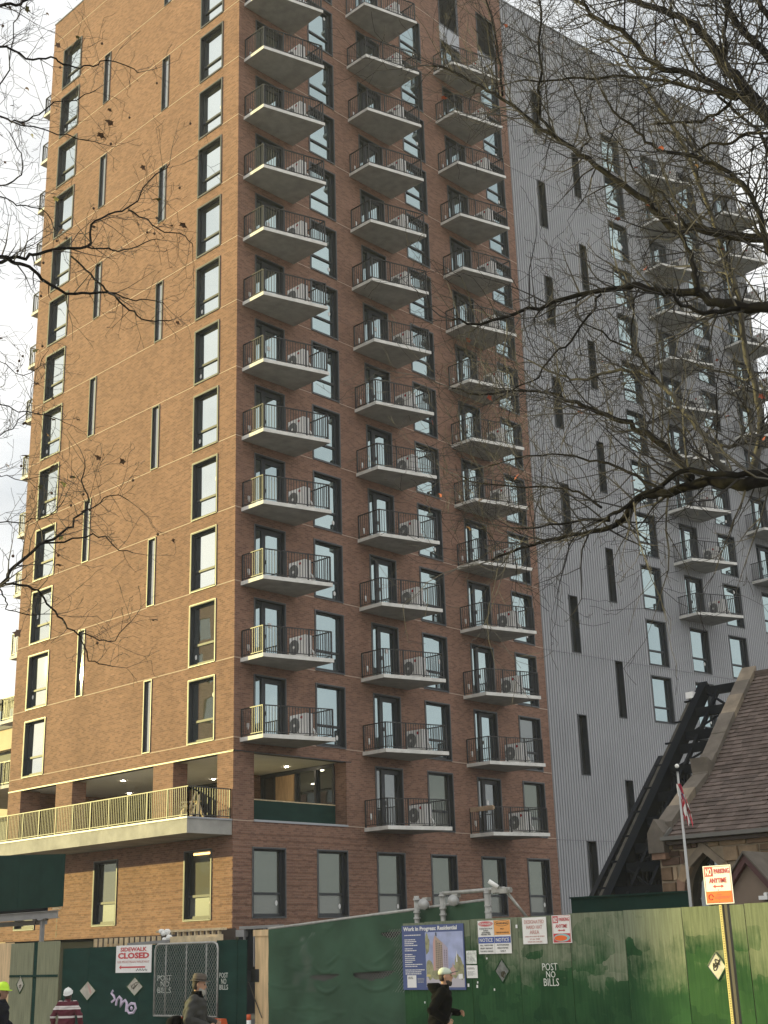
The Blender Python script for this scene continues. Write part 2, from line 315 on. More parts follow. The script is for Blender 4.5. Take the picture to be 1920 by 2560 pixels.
# ------------------------------------------------------------------ mesh and object helpers
class MB:
    def __init__(s): s.v = []; s.f = []; s.m = []
    def quad(s, a, b, c, d, mi=0):
        n = len(s.v); s.v += [tuple(a), tuple(b), tuple(c), tuple(d)]; s.f.append((n, n + 1, n + 2, n + 3)); s.m.append(mi)
    def poly(s, pts, mi=0):
        n = len(s.v); s.v += [tuple(p) for p in pts]; s.f.append(tuple(range(n, n + len(pts)))); s.m.append(mi)
    def hexa(s, p, mi=0):            # 8 points: bottom loop then top loop
        n = len(s.v); s.v += [tuple(q) for q in p]
        for f in ((3, 2, 1, 0), (4, 5, 6, 7), (0, 1, 5, 4), (1, 2, 6, 5), (2, 3, 7, 6), (3, 0, 4, 7)):
            s.f.append(tuple(n + i for i in f)); s.m.append(mi)
    def box(s, x0, y0, z0, x1, y1, z1, mi=0):
        s.hexa([(x0, y0, z0), (x1, y0, z0), (x1, y1, z0), (x0, y1, z0), (x0, y0, z1), (x1, y0, z1), (x1, y1, z1), (x0, y1, z1)], mi)
    def prism(s, pts, h, mi=0):      # polygon of 3-D points extruded by the vector h
        k = len(pts); n = len(s.v); h = Vector(h)
        s.v += [tuple(p) for p in pts] + [tuple(Vector(p) + h) for p in pts]
        s.f.append(tuple(n + i for i in range(k))[::-1]); s.m.append(mi)
        s.f.append(tuple(n + k + i for i in range(k))); s.m.append(mi)
        for i in range(k):
            j = (i + 1) % k; s.f.append((n + i, n + j, n + k + j, n + k + i)); s.m.append(mi)
    def tube(s, path, radii, k=6, mi=0, cap=True):
        path = [Vector(p) for p in path]; n0 = len(s.v)
        if not hasattr(radii, '__len__'): radii = [radii] * len(path)
        ref = None
        for i, p in enumerate(path):
            d = (path[min(i + 1, len(path) - 1)] - path[max(i - 1, 0)])
            if d.length < 1e-9: d = Vector((0, 0, 1))
            d.normalize()
            if ref is None: ref = Vector((0, 0, 1)) if abs(d.z) < 0.9 else Vector((1, 0, 0))
            a = ref - d * ref.dot(d)
            if a.length < 1e-6: a = d.orthogonal()
            a.normalize(); b = d.cross(a); ref = a
            for j in range(k):
                t = 2 * math.pi * j / k
                s.v.append(tuple(p + (a * math.cos(t) + b * math.sin(t)) * radii[i]))
        for i in range(len(path) - 1):
            for j in range(k):
                q = (j + 1) % k
                s.f.append((n0 + i * k + j, n0 + i * k + q, n0 + (i + 1) * k + q, n0 + (i + 1) * k + j)); s.m.append(mi)
        if cap:
            s.f.append(tuple(n0 + j for j in range(k))[::-1]); s.m.append(mi)
            e = n0 + (len(path) - 1) * k; s.f.append(tuple(e + j for j in range(k))); s.m.append(mi)
    def bar(s, a, b, w, h=None, mi=0, up=(0, 0, 1)):
        a, b = Vector(a), Vector(b); h = h or w; d = (b - a).normalized(); up = Vector(up)
        x = d.cross(up)
        if x.length < 1e-5: x = d.orthogonal()
        x.normalize(); y = x.cross(d).normalized(); x = x * w / 2; y = y * h / 2
        s.hexa([a - x - y, a + x - y, a + x + y, a - x + y, b - x - y, b + x - y, b + x + y, b - x + y], mi)
    def loft(s, rings, k=14, mi=0):  # rings: (centre, radius along axis a, radius along axis b, a, b)
        n0 = len(s.v)
        for c, ra, rb, a, b in rings:
            c, a, b = Vector(c), Vector(a), Vector(b)
            for j in range(k):
                t = 2 * math.pi * j / k; s.v.append(tuple(c + a * ra * math.cos(t) + b * rb * math.sin(t)))
        for i in range(len(rings) - 1):
            for j in range(k):
                q = (j + 1) % k; s.f.append((n0 + i * k + j, n0 + i * k + q, n0 + (i + 1) * k + q, n0 + (i + 1) * k + j)); s.m.append(mi)
        s.f.append(tuple(n0 + j for j in range(k))[::-1]); s.m.append(mi)
        e = n0 + (len(rings) - 1) * k; s.f.append(tuple(e + j for j in range(k))); s.m.append(mi)
    def ball(s, c, r, k=12, mi=0, zs=(1, 1, 1)):
        rings = []
        for i in range(1, k // 2 + 2):
            t = math.pi * i / (k // 2 + 2); rr = r * math.sin(t)
            rings.append(((c[0], c[1], c[2] - r * zs[2] * math.cos(t)), rr * zs[0], rr * zs[1], (1, 0, 0), (0, 1, 0)))
        s.loft(rings, k, mi)
    def mesh(s, name, mats, smooth=False):
        me = bpy.data.meshes.new(name); me.from_pydata(s.v, [], s.f)
        if not isinstance(mats, (list, tuple)): mats = [mats]
        for q in mats: me.materials.append(MATS[q] if isinstance(q, str) else q)
        if len(mats) > 1: me.polygons.foreach_set('material_index', s.m)
        if smooth: me.polygons.foreach_set('use_smooth', [True] * len(s.f))
        me.update(); return me

WM = {}                               # world matrices, kept by hand so that nothing needs a scene update
I4 = Matrix.Identity(4)
def put(name, me, parent=None, M=None, **props):
    o = bpy.data.objects.new(name, me); COL.objects.link(o); M = M.copy() if M is not None else (WM[parent].copy() if parent else I4.copy())
    WM[o] = M
    if parent is not None:
        o.parent = parent; o.matrix_basis = WM[parent].inverted() @ M
    else: o.matrix_basis = M
    for k, v in props.items(): o[k] = v
    return o
def thing(name, label, cat, loc=(0, 0, 0), group=None, M=None):
    o = put(name, None, None, M if M is not None else Matrix.Translation(loc)); o.empty_display_size = 0.3
    o['label'] = label; o['category'] = cat
    if group: o['group'] = group
    return o
def part(name, mb, mats, parent, smooth=False, **props):
    """mesh given in world coordinates, hung under its parent"""
    return put(name, mb.mesh(name, mats, smooth), parent, I4, **props)
def solo(name, mb, mats, label, cat, group=None, smooth=False):
    o = put(name, mb.mesh(name, mats, smooth), None, I4); o['label'] = label; o['category'] = cat
    if group: o['group'] = group
    return o
def structure(name, mb, mats, smooth=False): return put(name, mb.mesh(name, mats, smooth), None, I4, kind='structure')
def frame_m(origin, u, y):            # local x along the wall, local y INTO the wall, z up
    u, y = Vector(u), Vector(y); z = Vector((0, 0, 1)); M = Matrix.Identity(4)
    for i in range(3): M[i][0] = u[i]; M[i][1] = y[i]; M[i][2] = z[i]; M[i][3] = origin[i]
    return M
def tr(M, x, y, z): return M @ Matrix.Translation((x, y, z))

FONT = None
def text_mesh(name, s, size, width=None, height=None, depth=0.002, spacing=1.0, bold=0.0):
    """lettering laid in the local x/y plane, centred on the origin"""
    c = bpy.data.curves.new('lettering', 'FONT'); c.body = s; c.size = size; c.extrude = depth; c.align_x = 'CENTER'; c.align_y = 'CENTER'
    c.space_character = spacing; c.resolution_u = 2; c.offset = bold
    o = bpy.data.objects.new('lettering', c); COL.objects.link(o)
    dg = bpy.context.evaluated_depsgraph_get(); me = bpy.data.meshes.new_from_object(o.evaluated_get(dg)); me.name = name
    bpy.data.objects.remove(o); bpy.data.curves.remove(c)
    xs = [v.co.x for v in me.vertices]; ys = [v.co.y for v in me.vertices]
    cx, cy = (min(xs) + max(xs)) / 2, (min(ys) + max(ys)) / 2; w, h = max(xs) - min(xs), max(ys) - min(ys)
    fx = width / w if width else 1; fy = height / h if height else (fx if width else 1)
    for v in me.vertices: v.co.x = (v.co.x - cx) * fx; v.co.y = (v.co.y - cy) * fy
    return me
def lettering(s, parent, M, x, y, width, height, matname, z=0.006, bold=0.0, name='lettering'):
    me = text_mesh(name, s, 0.1, width, height, 0.0015, 1.0, bold); me.materials.clear(); me.materials.append(MATS[matname])
    return put(name, me, parent, M @ Matrix.Translation((x, y, z)))

# ------------------------------------------------------------------ ground
X0, Y0 = 31.115, 37.8525             # the tower's corner
XF = 20.5                            # line of the hoarding along the pavement
g = MB(); g.box(-600, -600, -0.5, 600, 600, -0.02); structure('ground', g, 'asphalt')
g = MB(); g.quad((0.5, -300, 0.0), (11.5, -300, 0.0), (11.5, 300, 0.0), (0.5, 300, 0.0)); structure('road', g, 'asphalt')
g = MB(); g.box(11.75, -300, -0.1, XF + 2, 300, 0.12); structure('pavement', g, 'pavement')
g = MB(); g.box(11.5, -300, -0.1, 11.75, 300, 0.125); structure('kerb', g, 'kerb')
g = MB(); g.box(-40, -300, -0.1, 0.5, 300, 0.10); structure('near_pavement', g, 'pavement')

# ------------------------------------------------------------------ walls with openings
def holed(mb, u0, u1, z0, z1, holes, y=0.0, mi=0):
    us = sorted({u0, u1, *[h[0] for h in holes], *[h[1] for h in holes]}); us = [u for u in us if u0 <= u <= u1]
    for a, b in zip(us[:-1], us[1:]):
        if b - a < 1e-5: continue
        mid = (a + b) / 2
        cut = sorted([(max(h[2], z0), min(h[3], z1)) for h in holes if h[0] < mid < h[1] and h[3] > z0 and h[2] < z1])
        z = z0
        for c, d in cut:
            if c > z + 1e-5: mb.quad((a, y, z), (b, y, z), (b, y, c), (a, y, c), mi)
            z = max(z, d)
        if z1 > z + 1e-5: mb.quad((a, y, z), (b, y, z), (b, y, z1), (a, y, z1), mi)
def zk(k): return 3.63 + 3.027 * k if k <= 14 else 49.55
WW, WH = 1.62, 2.49
def window_meshes(tag, w, h, depth, bar_z=0.86, glass='glass', low=None):
    f = MB(); t = 0.055
    # metal tube lining the opening, a little proud of the wall
    f.box(0, -0.035, 0, t, depth, h); f.box(w - t, -0.035, 0, w, depth, h)
    f.box(t, -0.035, h - t, w - t, depth, h); f.box(t, -0.045, 0, w - t, depth, t)
    s = 0.06
    f.box(t, depth - 0.05, t, t + s, depth + 0.03, h - t); f.box(w - t - s - 0.05, depth - 0.05, t, w - t, depth + 0.03, h - t)
    f.box(t + s, depth - 0.05, h - t - s, w - t - s, depth + 0.03, h - t); f.box(t + s, depth - 0.05, t, w - t - s, depth + 0.03, t + 0.10)
    f.box(t + s, depth - 0.055, bar_z - 0.045, w - t - s, depth + 0.03, bar_z + 0.045)
    # thin light edge of the flange
    e = 0.016
    for a in ((-e, -0.04, -e, 0, 0.01, h + e), (w, -0.04, -e, w + e, 0.01, h + e), (0, -0.04, h, w, 0.01, h + e), (0, -0.05, -e, w, 0.01, 0)): f.box(*a, 1)
    fm = f.mesh('window', ['reveal', 'flange'])
    up = MB(); up.quad((t + s, depth, bar_z + 0.04), (w - t - s, depth, bar_z + 0.04), (w - t - s, depth, h - t - s + 0.01), (t + s, depth, h - t - s + 0.01))
    lo = MB(); lo.quad((t + s, depth + 0.004, t + 0.09), (w - t - s, depth + 0.004, t + 0.09), (w - t - s, depth + 0.004, bar_z - 0.04), (t + s, depth + 0.004, bar_z - 0.04))
    return fm, up.mesh('pane', glass), lo.mesh('pane', low or glass)
def door_meshes(w, h, depth, glass='glass'):
    f = MB(); t = 0.055
    f.box(0, -0.035, 0, t, depth, h); f.box(w - t, -0.035, 0, w, depth, h); f.box(t, -0.035, h - t, w - t, depth, h); f.box(t, -0.03, 0, w - t, depth, 0.04)
    f.box(0.50, depth - 0.06, 0.04, 0.70, depth + 0.03, h - t)
    f.box(0.70, depth - 0.05, h - 0.24, w - t, depth + 0.03, h - t); f.box(0.70, depth - 0.05, 0.04, w - t, depth + 0.03, 0.20)
    f.box(w - t - 0.10, depth - 0.06, 0.20, w - t, depth + 0.03, h - 0.24)
    f.box(t, depth - 0.04, 0.04, 0.50, depth + 0.03, 0.14); f.box(t, depth - 0.04, h - 0.13, 0.50, depth + 0.03, h - t)
    e = 0.016
    for a in ((-e, -0.04, 0, 0, 0.01, h + e), (w, -0.04, 0, w + e, 0.01, h + e), (0, -0.04, h, w, 0.01, h + e)): f.box(*a, 1)
    f.box(0.67, depth - 0.13, 0.98, 0.70, depth - 0.08, 1.14, 1)
    a = MB(); a.quad((t, depth, 0.13), (0.51, depth, 0.13), (0.51, depth, h - 0.12), (t, depth, h - 0.12))
    b = MB(); b.quad((0.69, depth + 0.004, 0.19), (w - t - 0.09, depth + 0.004, 0.19), (w - t - 0.09, depth + 0.004, h - 0.23), (0.69, depth + 0.004, h - 0.23))
    return f.mesh('balcony_door', ['reveal', 'flange']), a.mesh('pane', glass), b.mesh('pane', glass)
WIN = window_meshes('win', WW, WH, 0.20)
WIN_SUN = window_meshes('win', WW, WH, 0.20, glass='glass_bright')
WIN_FILM = window_meshes('win', WW, WH, 0.20, glass='glass_film', low='glass_frost')
WIN_DARK = window_meshes('win', WW, WH, 0.20, glass='glass_dark')
DOOR = door_meshes(WW, WH, 0.20); DOOR_DARK = door_meshes(WW, WH, 0.20, 'glass_dark')
_s = MB(); _s.quad((0, 0, 0), (0.17, 0, 0), (0.17, 0, 0.2), (0, 0, 0.2)); STICKER = _s.mesh('sticker', 'white')
_s = MB(); _s.poly([(0.065 * math.cos(a * math.pi / 5), 0, 0.10 * math.sin(a * math.pi / 5)) for a in range(10)]); DOT = _s.mesh('sticker', 'white')
def tilt(M, cx, cz):
    """real panes never lie perfectly in line: a hair of lean each"""
    T = Matrix.Translation((cx, 0, cz)); return M @ T @ Matrix.Rotation(random.uniform(-.006, .006), 4, 'X') @ Matrix.Rotation(random.uniform(-.006, .006), 4, 'Z') @ T.inverted()
def put_window(parent, M, kit, name='window'):
    o = put(name, kit[0], parent, M)
    put('pane', kit[1], o, tilt(M, 0.8, 1.6)); put('pane', kit[2], o, tilt(M, 0.8, 0.4))
    r = random.random()
    if r < 0.55: put('sticker', DOT, o, tr(M, random.choice([0.18, 1.33]), 0.19, random.uniform(0.4, 0.62)))
    if r > 0.6: put('sticker', DOT, o, tr(M, random.choice([0.2, 1.3]), 0.19, random.uniform(1.1, 2.2)))
    return o
def put_door(parent, M, kit):
    o = put('balcony_door', kit[0], parent, M)
    put('pane', kit[1], o, tilt(M, 0.2, 1.2)); put('pane', kit[2], o, tilt(M, 1.0, 1.2))
    if random.random() < 0.3: put('sticker', STICKER, o, tr(M, random.uniform(0.75, 1.0), 0.19, random.uniform(1.3, 1.5)))
    return o

# balcony: slab wider on one side, black railing with thin balusters. local x along wall, -y outward
def balcony_meshes(w, dl, dr, th=0.15):
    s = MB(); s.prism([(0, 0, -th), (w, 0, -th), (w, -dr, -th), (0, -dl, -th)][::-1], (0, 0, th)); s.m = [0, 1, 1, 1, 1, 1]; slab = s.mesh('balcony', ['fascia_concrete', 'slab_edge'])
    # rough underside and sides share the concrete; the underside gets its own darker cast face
    i = 0.07; top = 1.07
    pts = [Vector((i, -0.02, 0)), Vector((i, -dl + i, 0)), Vector((w - i, -dr + i, 0)), Vector((w - i, -0.02, 0))]
    r = MB(); b = MB()
    for n, (p, q) in enumerate(zip(pts[:-1], pts[1:])):
        d = q - p; ln = d.length; d.normalize()
        r.bar(p + Vector((0, 0, top)), q + Vector((0, 0, top)), 0.055, 0.035); r.bar(p + Vector((0, 0, 0.09)), q + Vector((0, 0, 0.09)), 0.035, 0.03)
        kk = 3 if n == 1 else 1
        for j in range(kk + 1):
            c = p + d * ln * j / kk; r.bar(c, c + Vector((0, 0, top)), 0.055, 0.055, up=d)
        m = int(ln / 0.115)
        for j in range(1, m):
            c = p + d * ln * j / m; b.bar(c + Vector((0, 0, 0.1)), c + Vector((0, 0, top - 0.015)), 0.020, 0.020, up=d)
    return slab, r.mesh('railing', 'rail_metal'), b.mesh('balusters', 'rail_metal')
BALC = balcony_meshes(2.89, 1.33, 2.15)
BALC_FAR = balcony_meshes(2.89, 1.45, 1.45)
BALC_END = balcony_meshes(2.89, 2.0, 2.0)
_o = MB(); _o.box(0, -0.04, 0, 0.09, 0, 0.16); _o.box(0.025, -0.06, -0.08, 0.06, -0.0, 0.0); OUTLET = _o.mesh('wall_outlet', 'white')
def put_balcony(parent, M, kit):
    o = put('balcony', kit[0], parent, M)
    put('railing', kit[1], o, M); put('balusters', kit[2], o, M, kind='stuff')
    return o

# air conditioner: fan face looks along the wall towards the street
def ac_meshes():
    c = MB(); c.box(0, 0, 0, 0.34, 0.92, 0.79); c.box(-0.012, 0.57, 0.02, 0, 0.905, 0.77); c.box(-0.008, 0.03, 0.02, 0, 0.045, 0.77)
    for z in (0.2, 0.4, 0.6): c.box(-0.016, 0.60, z, -0.012, 0.88, z + 0.012)
    f = MB()
    for rr in (0.08, 0.15, 0.22, 0.27):
        ring = [(-0.02, 0.30 + rr * math.cos(t * math.pi / 8), 0.40 + rr * math.sin(t * math.pi / 8)) for t in range(17)]
        f.tube(ring, 0.012, 4, cap=False)
    f.poly([(-0.004, 0.30 + 0.28 * math.cos(t * math.pi / 10), 0.40 + 0.28 * math.sin(t * math.pi / 10)) for t in range(20)])
    for t in range(8):
        a = t * math.pi / 4; f.bar((-0.022, 0.30, 0.40), (-0.022, 0.30 + 0.27 * math.cos(a), 0.40 + 0.27 * math.sin(a)), 0.012)
    hb = MB(); hb.poly([(-0.03, 0.30 + 0.055 * math.cos(t * math.pi / 6), 0.40 + 0.055 * math.sin(t * math.pi / 6)) for t in range(12)])
    bd = MB(); bd.poly([(-0.018, 0.68 + 0.06 * math.cos(t * math.pi / 6), 0.66 + 0.06 * math.sin(t * math.pi / 6)) for t in range(12)])
    ft = MB(); ft.box(0.02, 0.1, -0.06, 0.32, 0.18, 0); ft.box(0.02, 0.72, -0.06, 0.32, 0.80, 0)
    pp = MB(); pp.tube([(0.30, 0.94, 0.25), (0.32, 1.02, 0.15), (0.36, 1.03, -0.03)], 0.035, 6); pp.ball((0.36, 1.02, 0.03), 0.07, 8)
    return [('casing', c.mesh('casing', 'white_casing')), ('fan_grille', f.mesh('fan_grille', 'grille')), ('fan_hub', hb.mesh('fan_hub', 'white_casing')), ('badge', bd.mesh('badge', 'red')), ('feet', ft.mesh('feet', 'black_metal')), ('pipe', pp.mesh('pipe', 'white'))]
AC = ac_meshes()
ORD = ['lowest', 'second lowest', 'third lowest', 'fourth lowest', 'fifth lowest', 'sixth lowest', 'seventh lowest', 'eighth lowest', 'ninth lowest', 'tenth lowest', 'eleventh lowest', 'twelfth lowest', 'thirteenth lowest', 'fourteenth lowest']
def put_ac(M, label, flip=True):
    """M: balcony frame. Unit stands in the right third, fan towards the left"""
    F = tr(M, 1.85, -1.66, 0.065)
    t = thing('air_conditioner', label, 'air conditioner', group='air conditioner units on the balconies', M=F)
    # local y into the wall; mirrored so that the wide service panel sits by the railing
    G = F @ Matrix(((1.06, 0, 0, 0), (0, -1.03, 0, 0.95), (0, 0, 1.06, 0), (0, 0, 0, 1)))
    for n, me in AC: put(n, me, t, G)
# ------------------------------------------------------------------ brick tower
UW, VW, ZB = 19.46, 15.85, 2.76
TOP, TOPR = 50.85, 54.6
MR = frame_m((X0, Y0, 0), (1, 0, 0), (0, 1, 0))                 # shaded long facade
ML = frame_m((X0, Y0, 0), (0, -1, 0), (1, 0, 0))                # sunlit street facade, local x = -v
MF = frame_m((X0, Y0 + VW, 0), (-1, 0, 0), (0, -1, 0))          # far side
tower = thing('brick_tower', 'tall red brick apartment tower with concrete balconies and dark framed windows', 'apartment building', (X0, Y0, 0))
def tpart(name, mb, mats, M, **k): return put(name, mb.mesh(name, mats), tower, M, **k)
COLS = [(0.98, 4.20, 0.30, 2), (7.48, 10.66, 6.78, 1), (13.93, 17.16, 13.27, 1)]
holesR, holesL = [], []
for i in range(6):
    u = [0.93, 4.18, 7.46, 10.68, 13.95, 17.16][i]; holesR.append((u, u + WW, 3.23, 3.23 + WH))
for du, wu, su, k0 in COLS:
    for k in range(k0, 15):
        holesR.append((du, du + WW, zk(k) - 0.01, zk(k) - 0.01 + WH)); holesR.append((wu, wu + WW, zk(k) + 0.03, zk(k) + 0.03 + WH))
for u in (13.93, 17.16): holesR += [(u, u + WW, zk(14) + WH + 0.03, zk(15)), (u, u + WW, zk(15), zk(15) + 2.6)]
holesR.append((1.0, 5.83, 6.70, 9.18))
w = MB(); holed(w, 0, UW, ZB, TOP, holesR); holed(w, 9.5, UW, TOP, TOPR, holesR)
tpart('wall', w, 'brick', MR)
def lv(v0, v1): return (-v1, -v0)
WL = [(1.14, 2.77), (13.05, 14.75)]
for v0, v1 in [(1.20, 2.82), (7.12, 8.78), (13.04, 14.70)]: holesL.append((*lv(v0, v1), 3.22, 5.70))
for k in range(2, 15):
    for v0, v1 in WL: holesL.append((*lv(v0, v1), zk(k) + 0.03, zk(k) + 0.03 + WH))
SLITS = []
for k in range(2, 15):
    v0 = 5.20 if k % 2 == 0 else 10.22
    SLITS.append((v0, v0 + 0.50, zk(k) + 0.05, (zk(k + 1) if k < 14 else zk(14) + 3.0) - 0.06, k))
for v0, v1, a, b, k in SLITS: holesL.append((*lv(v0, v1), a, b))
w = MB(); holed(w, -VW, 0, ZB, 6.12, holesL); holed(w, -VW, 0, 9.15, TOP, holesL)
tpart('wall', w, 'brick', ML)
# piers between the terrace openings, and the corner pier
for v0, v1, d in [(0.004, 0.94, 0.95), (3.66, 4.95, 0.70), (10.68, 11.94, 0.70), (14.79, VW - 0.004, 0.98)]:
    m = MB(); m.box(-v1, 0, 6.12, -v0, d, 9.15); tpart('brick_pier', m, 'brick', ML)
# closing faces: end wall, far wall, rear, roofs (keep daylight out of the shell)
m = MB(); m.quad((0, 0, ZB), (VW, 0, ZB), (VW, 0, TOP), (0, 0, TOP)); tpart('end_wall', m, 'brick', frame_m((X0 + UW, Y0, 0), (0, 1, 0), (-1, 0, 0)))
m = MB(); m.quad((-UW, 0, ZB), (0, 0, ZB), (0, 0, TOP), (-UW, 0, TOP)); tpart('far_wall', m, 'brick', MF)
m = MB(); m.quad((0, 0, TOP - 0.3), (UW, 0, TOP - 0.3), (UW, VW, TOP - 0.3), (0, VW, TOP - 0.3)); m.quad((0.02, 0.02, ZB), (UW, 0.02, ZB), (UW, VW, ZB), (0.02, VW, ZB)); tpart('roof', m, 'roof_grey', MR)
m = MB()
m.box(9.5, 0.005, TOP, 9.7, 6, TOPR - 0.01); m.box(9.7, 5.8, TOP, UW, 6, TOPR - 0.01); m.box(UW - 0.2, 0.005, TOP, UW - 0.005, 5.8, TOPR - 0.01); m.quad((9.5, 0.01, TOPR - 0.4), (UW, 0.01, TOPR - 0.4), (UW, 6, TOPR - 0.4), (9.5, 6, TOPR - 0.4)); tpart('penthouse', m, 'brick', MR)
m = MB(); m.box(-VW - 0.03, -0.03, TOP, 0.03, 0.35, TOP + 0.07); tpart('parapet_coping', m, 'flange', ML)
m = MB(); m.box(-VW, 0.3, 0, 0.0, 0.5, ZB); m.box(-0.5, 0.3, 0, -0.3, 12, ZB); tpart('base_wall', m, 'dark_wall', ML)  # dark colour stands in for the shade below the brick
# pale joint lines at every floor, stopped at the openings
def ledge(M, u0, u1, z, holes, y=-0.012, h=0.028):
    cuts = sorted([(a, b) for a, b, c, d in holes if c < z + 0.06 and d > z - 0.05 and b > u0 and a < u1]); u = u0
    for a, b in cuts + [(u1, u1)]:
        if a > u + 0.02: m = MB(); m.box(u, y, z - h, a, 0.004, z); tpart('joint_line', m, 'ledge', M)
        u = max(u, b)
for k in range(1, 16): ledge(MR, 0.0, UW, zk(k) + 0.02, holesR)
for k in range(2, 16): ledge(ML, -VW, 0.0, zk(k) + 0.02, holesL)
m = MB(); m.box(-VW, -0.02, 9.15, 0.0, 0.30, 9.20); tpart('lintel', m, 'black_metal', ML)
m = MB(); m.box(-0.02, -0.02, 9.18, 6.1, 0.30, 9.215); tpart('lintel', m, 'black_metal', MR)
# projecting brick courses round the base
def courses(M, u0, u1, zz, holes):
    m = MB()
    for z in zz:
        cuts = sorted([(a - 0.03, b + 0.03) for a, b, c, d in holes if c - 0.05 < z + 0.04 and d + 0.05 > z]); u = u0
        for a, b in cuts + [(u1, u1)]:
            if a > u + 0.02: m.box(u, -0.016, z, a, 0.003, z + 0.052)
            u = max(u, b)
    tpart('brick_courses', m, 'brick', M, kind='stuff')
courses(MR, 0.0, UW, [2.80 + 0.2265 * i for i in range(16)], holesR)
courses(ML, -VW, -0.02, [2.80 + 0.302 * i for i in range(11)], holesL)
m = MB(); m.box(-11.41, -0.005, ZB, -11.36, 0.0, 6.1); tpart('movement_joint', m, 'eave_brown', ML)
# windows, doors, balconies
for i in range(6):
    u = [0.93, 4.18, 7.46, 10.68, 13.95, 17.16][i]; put_window(tower, tr(MR, u, 0, 3.23), WIN_FILM)
CNAME = ['column of balconies nearest the sunlit corner', 'middle column of brick tower balconies', 'balcony column beside the grey metal wing']
for ci, (du, wu, su, k0) in enumerate(COLS):
    for k in range(k0, 15):
        low = k <= (1 if ci == 1 else 2 if ci == 2 else 0)
        put_door(tower, tr(MR, du, 0, zk(k) - 0.01), DOOR_DARK if low and k < 2 else DOOR)
        put_window(tower, tr(MR, wu, 0, zk(k) + 0.03), (WIN_FILM if k < 2 else WIN_DARK) if low else WIN)
        B = tr(MR, su, 0, zk(k) - 0.015)
        bal = put_balcony(tower, B, BALC)
        put('wall_outlet', OUTLET, bal, tr(B, 0.33, 0, 0.42))
        if not (ci == 0 and k > 13): put_ac(B, 'white air conditioner, %s in the %s' % (ORD[k - k0], CNAME[ci]))
for u in (13.93, 17.16):
    m = MB(); m.box(u, -0.02, zk(14) + WH + 0.03, u + WW, 0.1, zk(15) - 0.03); tpart('spandrel', m, 'spandrel', MR)
    m = MB(); t = 0.06
    m.box(u, -0.03, zk(15) - 0.03, u + t, 0.2, zk(15) + 2.6); m.box(u + WW - t - 0.1, -0.03, zk(15) - 0.03, u + WW, 0.2, zk(15) + 2.6); m.box(u + t, -0.03, zk(15) + 2.54, u + WW - t, 0.2, zk(15) + 2.6); m.box(u + t, -0.03, zk(15) - 0.03, u + WW - t, 0.2, zk(15) + 0.05)
    for i in range(32): z = zk(15) + 0.06 + i * 0.0775; m.hexa([(u + t, 0.04, z), (u + WW - t - .1, 0.04, z), (u + WW - t - .1, 0.14, z + 0.06), (u + t, 0.14, z + 0.06), (u + t, 0.04, z + 0.012), (u + WW - t - .1, 0.04, z + 0.012), (u + WW - t - .1, 0.14, z + 0.072), (u + t, 0.14, z + 0.072)])
    m.quad((u, 0.19, zk(15)), (u + WW, 0.19, zk(15)), (u + WW, 0.19, zk(15) + 2.6), (u, 0.19, zk(15) + 2.6))
    tpart('louver', m, 'louver', MR)
for k in range(2, 15):
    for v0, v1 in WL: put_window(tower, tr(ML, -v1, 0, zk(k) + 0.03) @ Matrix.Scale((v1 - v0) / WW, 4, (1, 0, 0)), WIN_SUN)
for v0, v1 in [(1.20, 2.82), (7.12, 8.78), (13.04, 14.70)]: put_window(tower, tr(ML, -v1, 0, 3.22), WIN_FILM)
sl = MB(); h = 2.88
sl.box(0, -0.035, 0, 0.03, 0.2, h); sl.box(0.47, -0.035, 0, 0.50, 0.2, h); sl.box(0.03, -0.035, h - 0.03, 0.47, 0.2, h); sl.box(0.03, -0.035, 0, 0.47, 0.2, 0.03)
e = 0.014
for a in ((-e, -0.04, -e, 0, 0.01, h + e), (0.5, -0.04, -e, 0.5 + e, 0.01, h + e), (0, -0.04, h, 0.5, 0.01, h + e), (0, -0.04, -e, 0.5, 0.01, 0)): sl.box(*a, 1)
slm = sl.mesh('slit_window', ['reveal', 'flange'])
sp = MB(); sp.quad((0.03, 0.07, 0.03), (0.47, 0.07, 0.03), (0.47, 0.07, h - 0.03), (0.03, 0.07, h - 0.03)); spm = sp.mesh('pane', 'slit_glass')
for v0, v1, a, b, k in SLITS:
    M = tr(ML, -v1, 0, a) @ Matrix.Scale((b - a) / h, 4, (0, 0, 1)); o = put('slit_window', slm, tower, M); put('pane', spm, o, M)
# cardboard wrapped round the left rail of the lowest balcony by the grey wing, planks and pots on others
B = tr(MR, 13.27, 0, zk(1) - 0.015); m = MB(); m.box(0.03, -1.30, 0.93, 0.13, -0.05, 1.13); m.box(0.02, -1.34, 0.97, 0.14, -1.0, 1.10)
o = put('rail_wrapping', m.mesh('rail_wrapping', 'cardboard'), None, B); o['label'] = 'cardboard wrapping on the rail of lowest balcony beside grey wing'; o['category'] = 'wrapping'
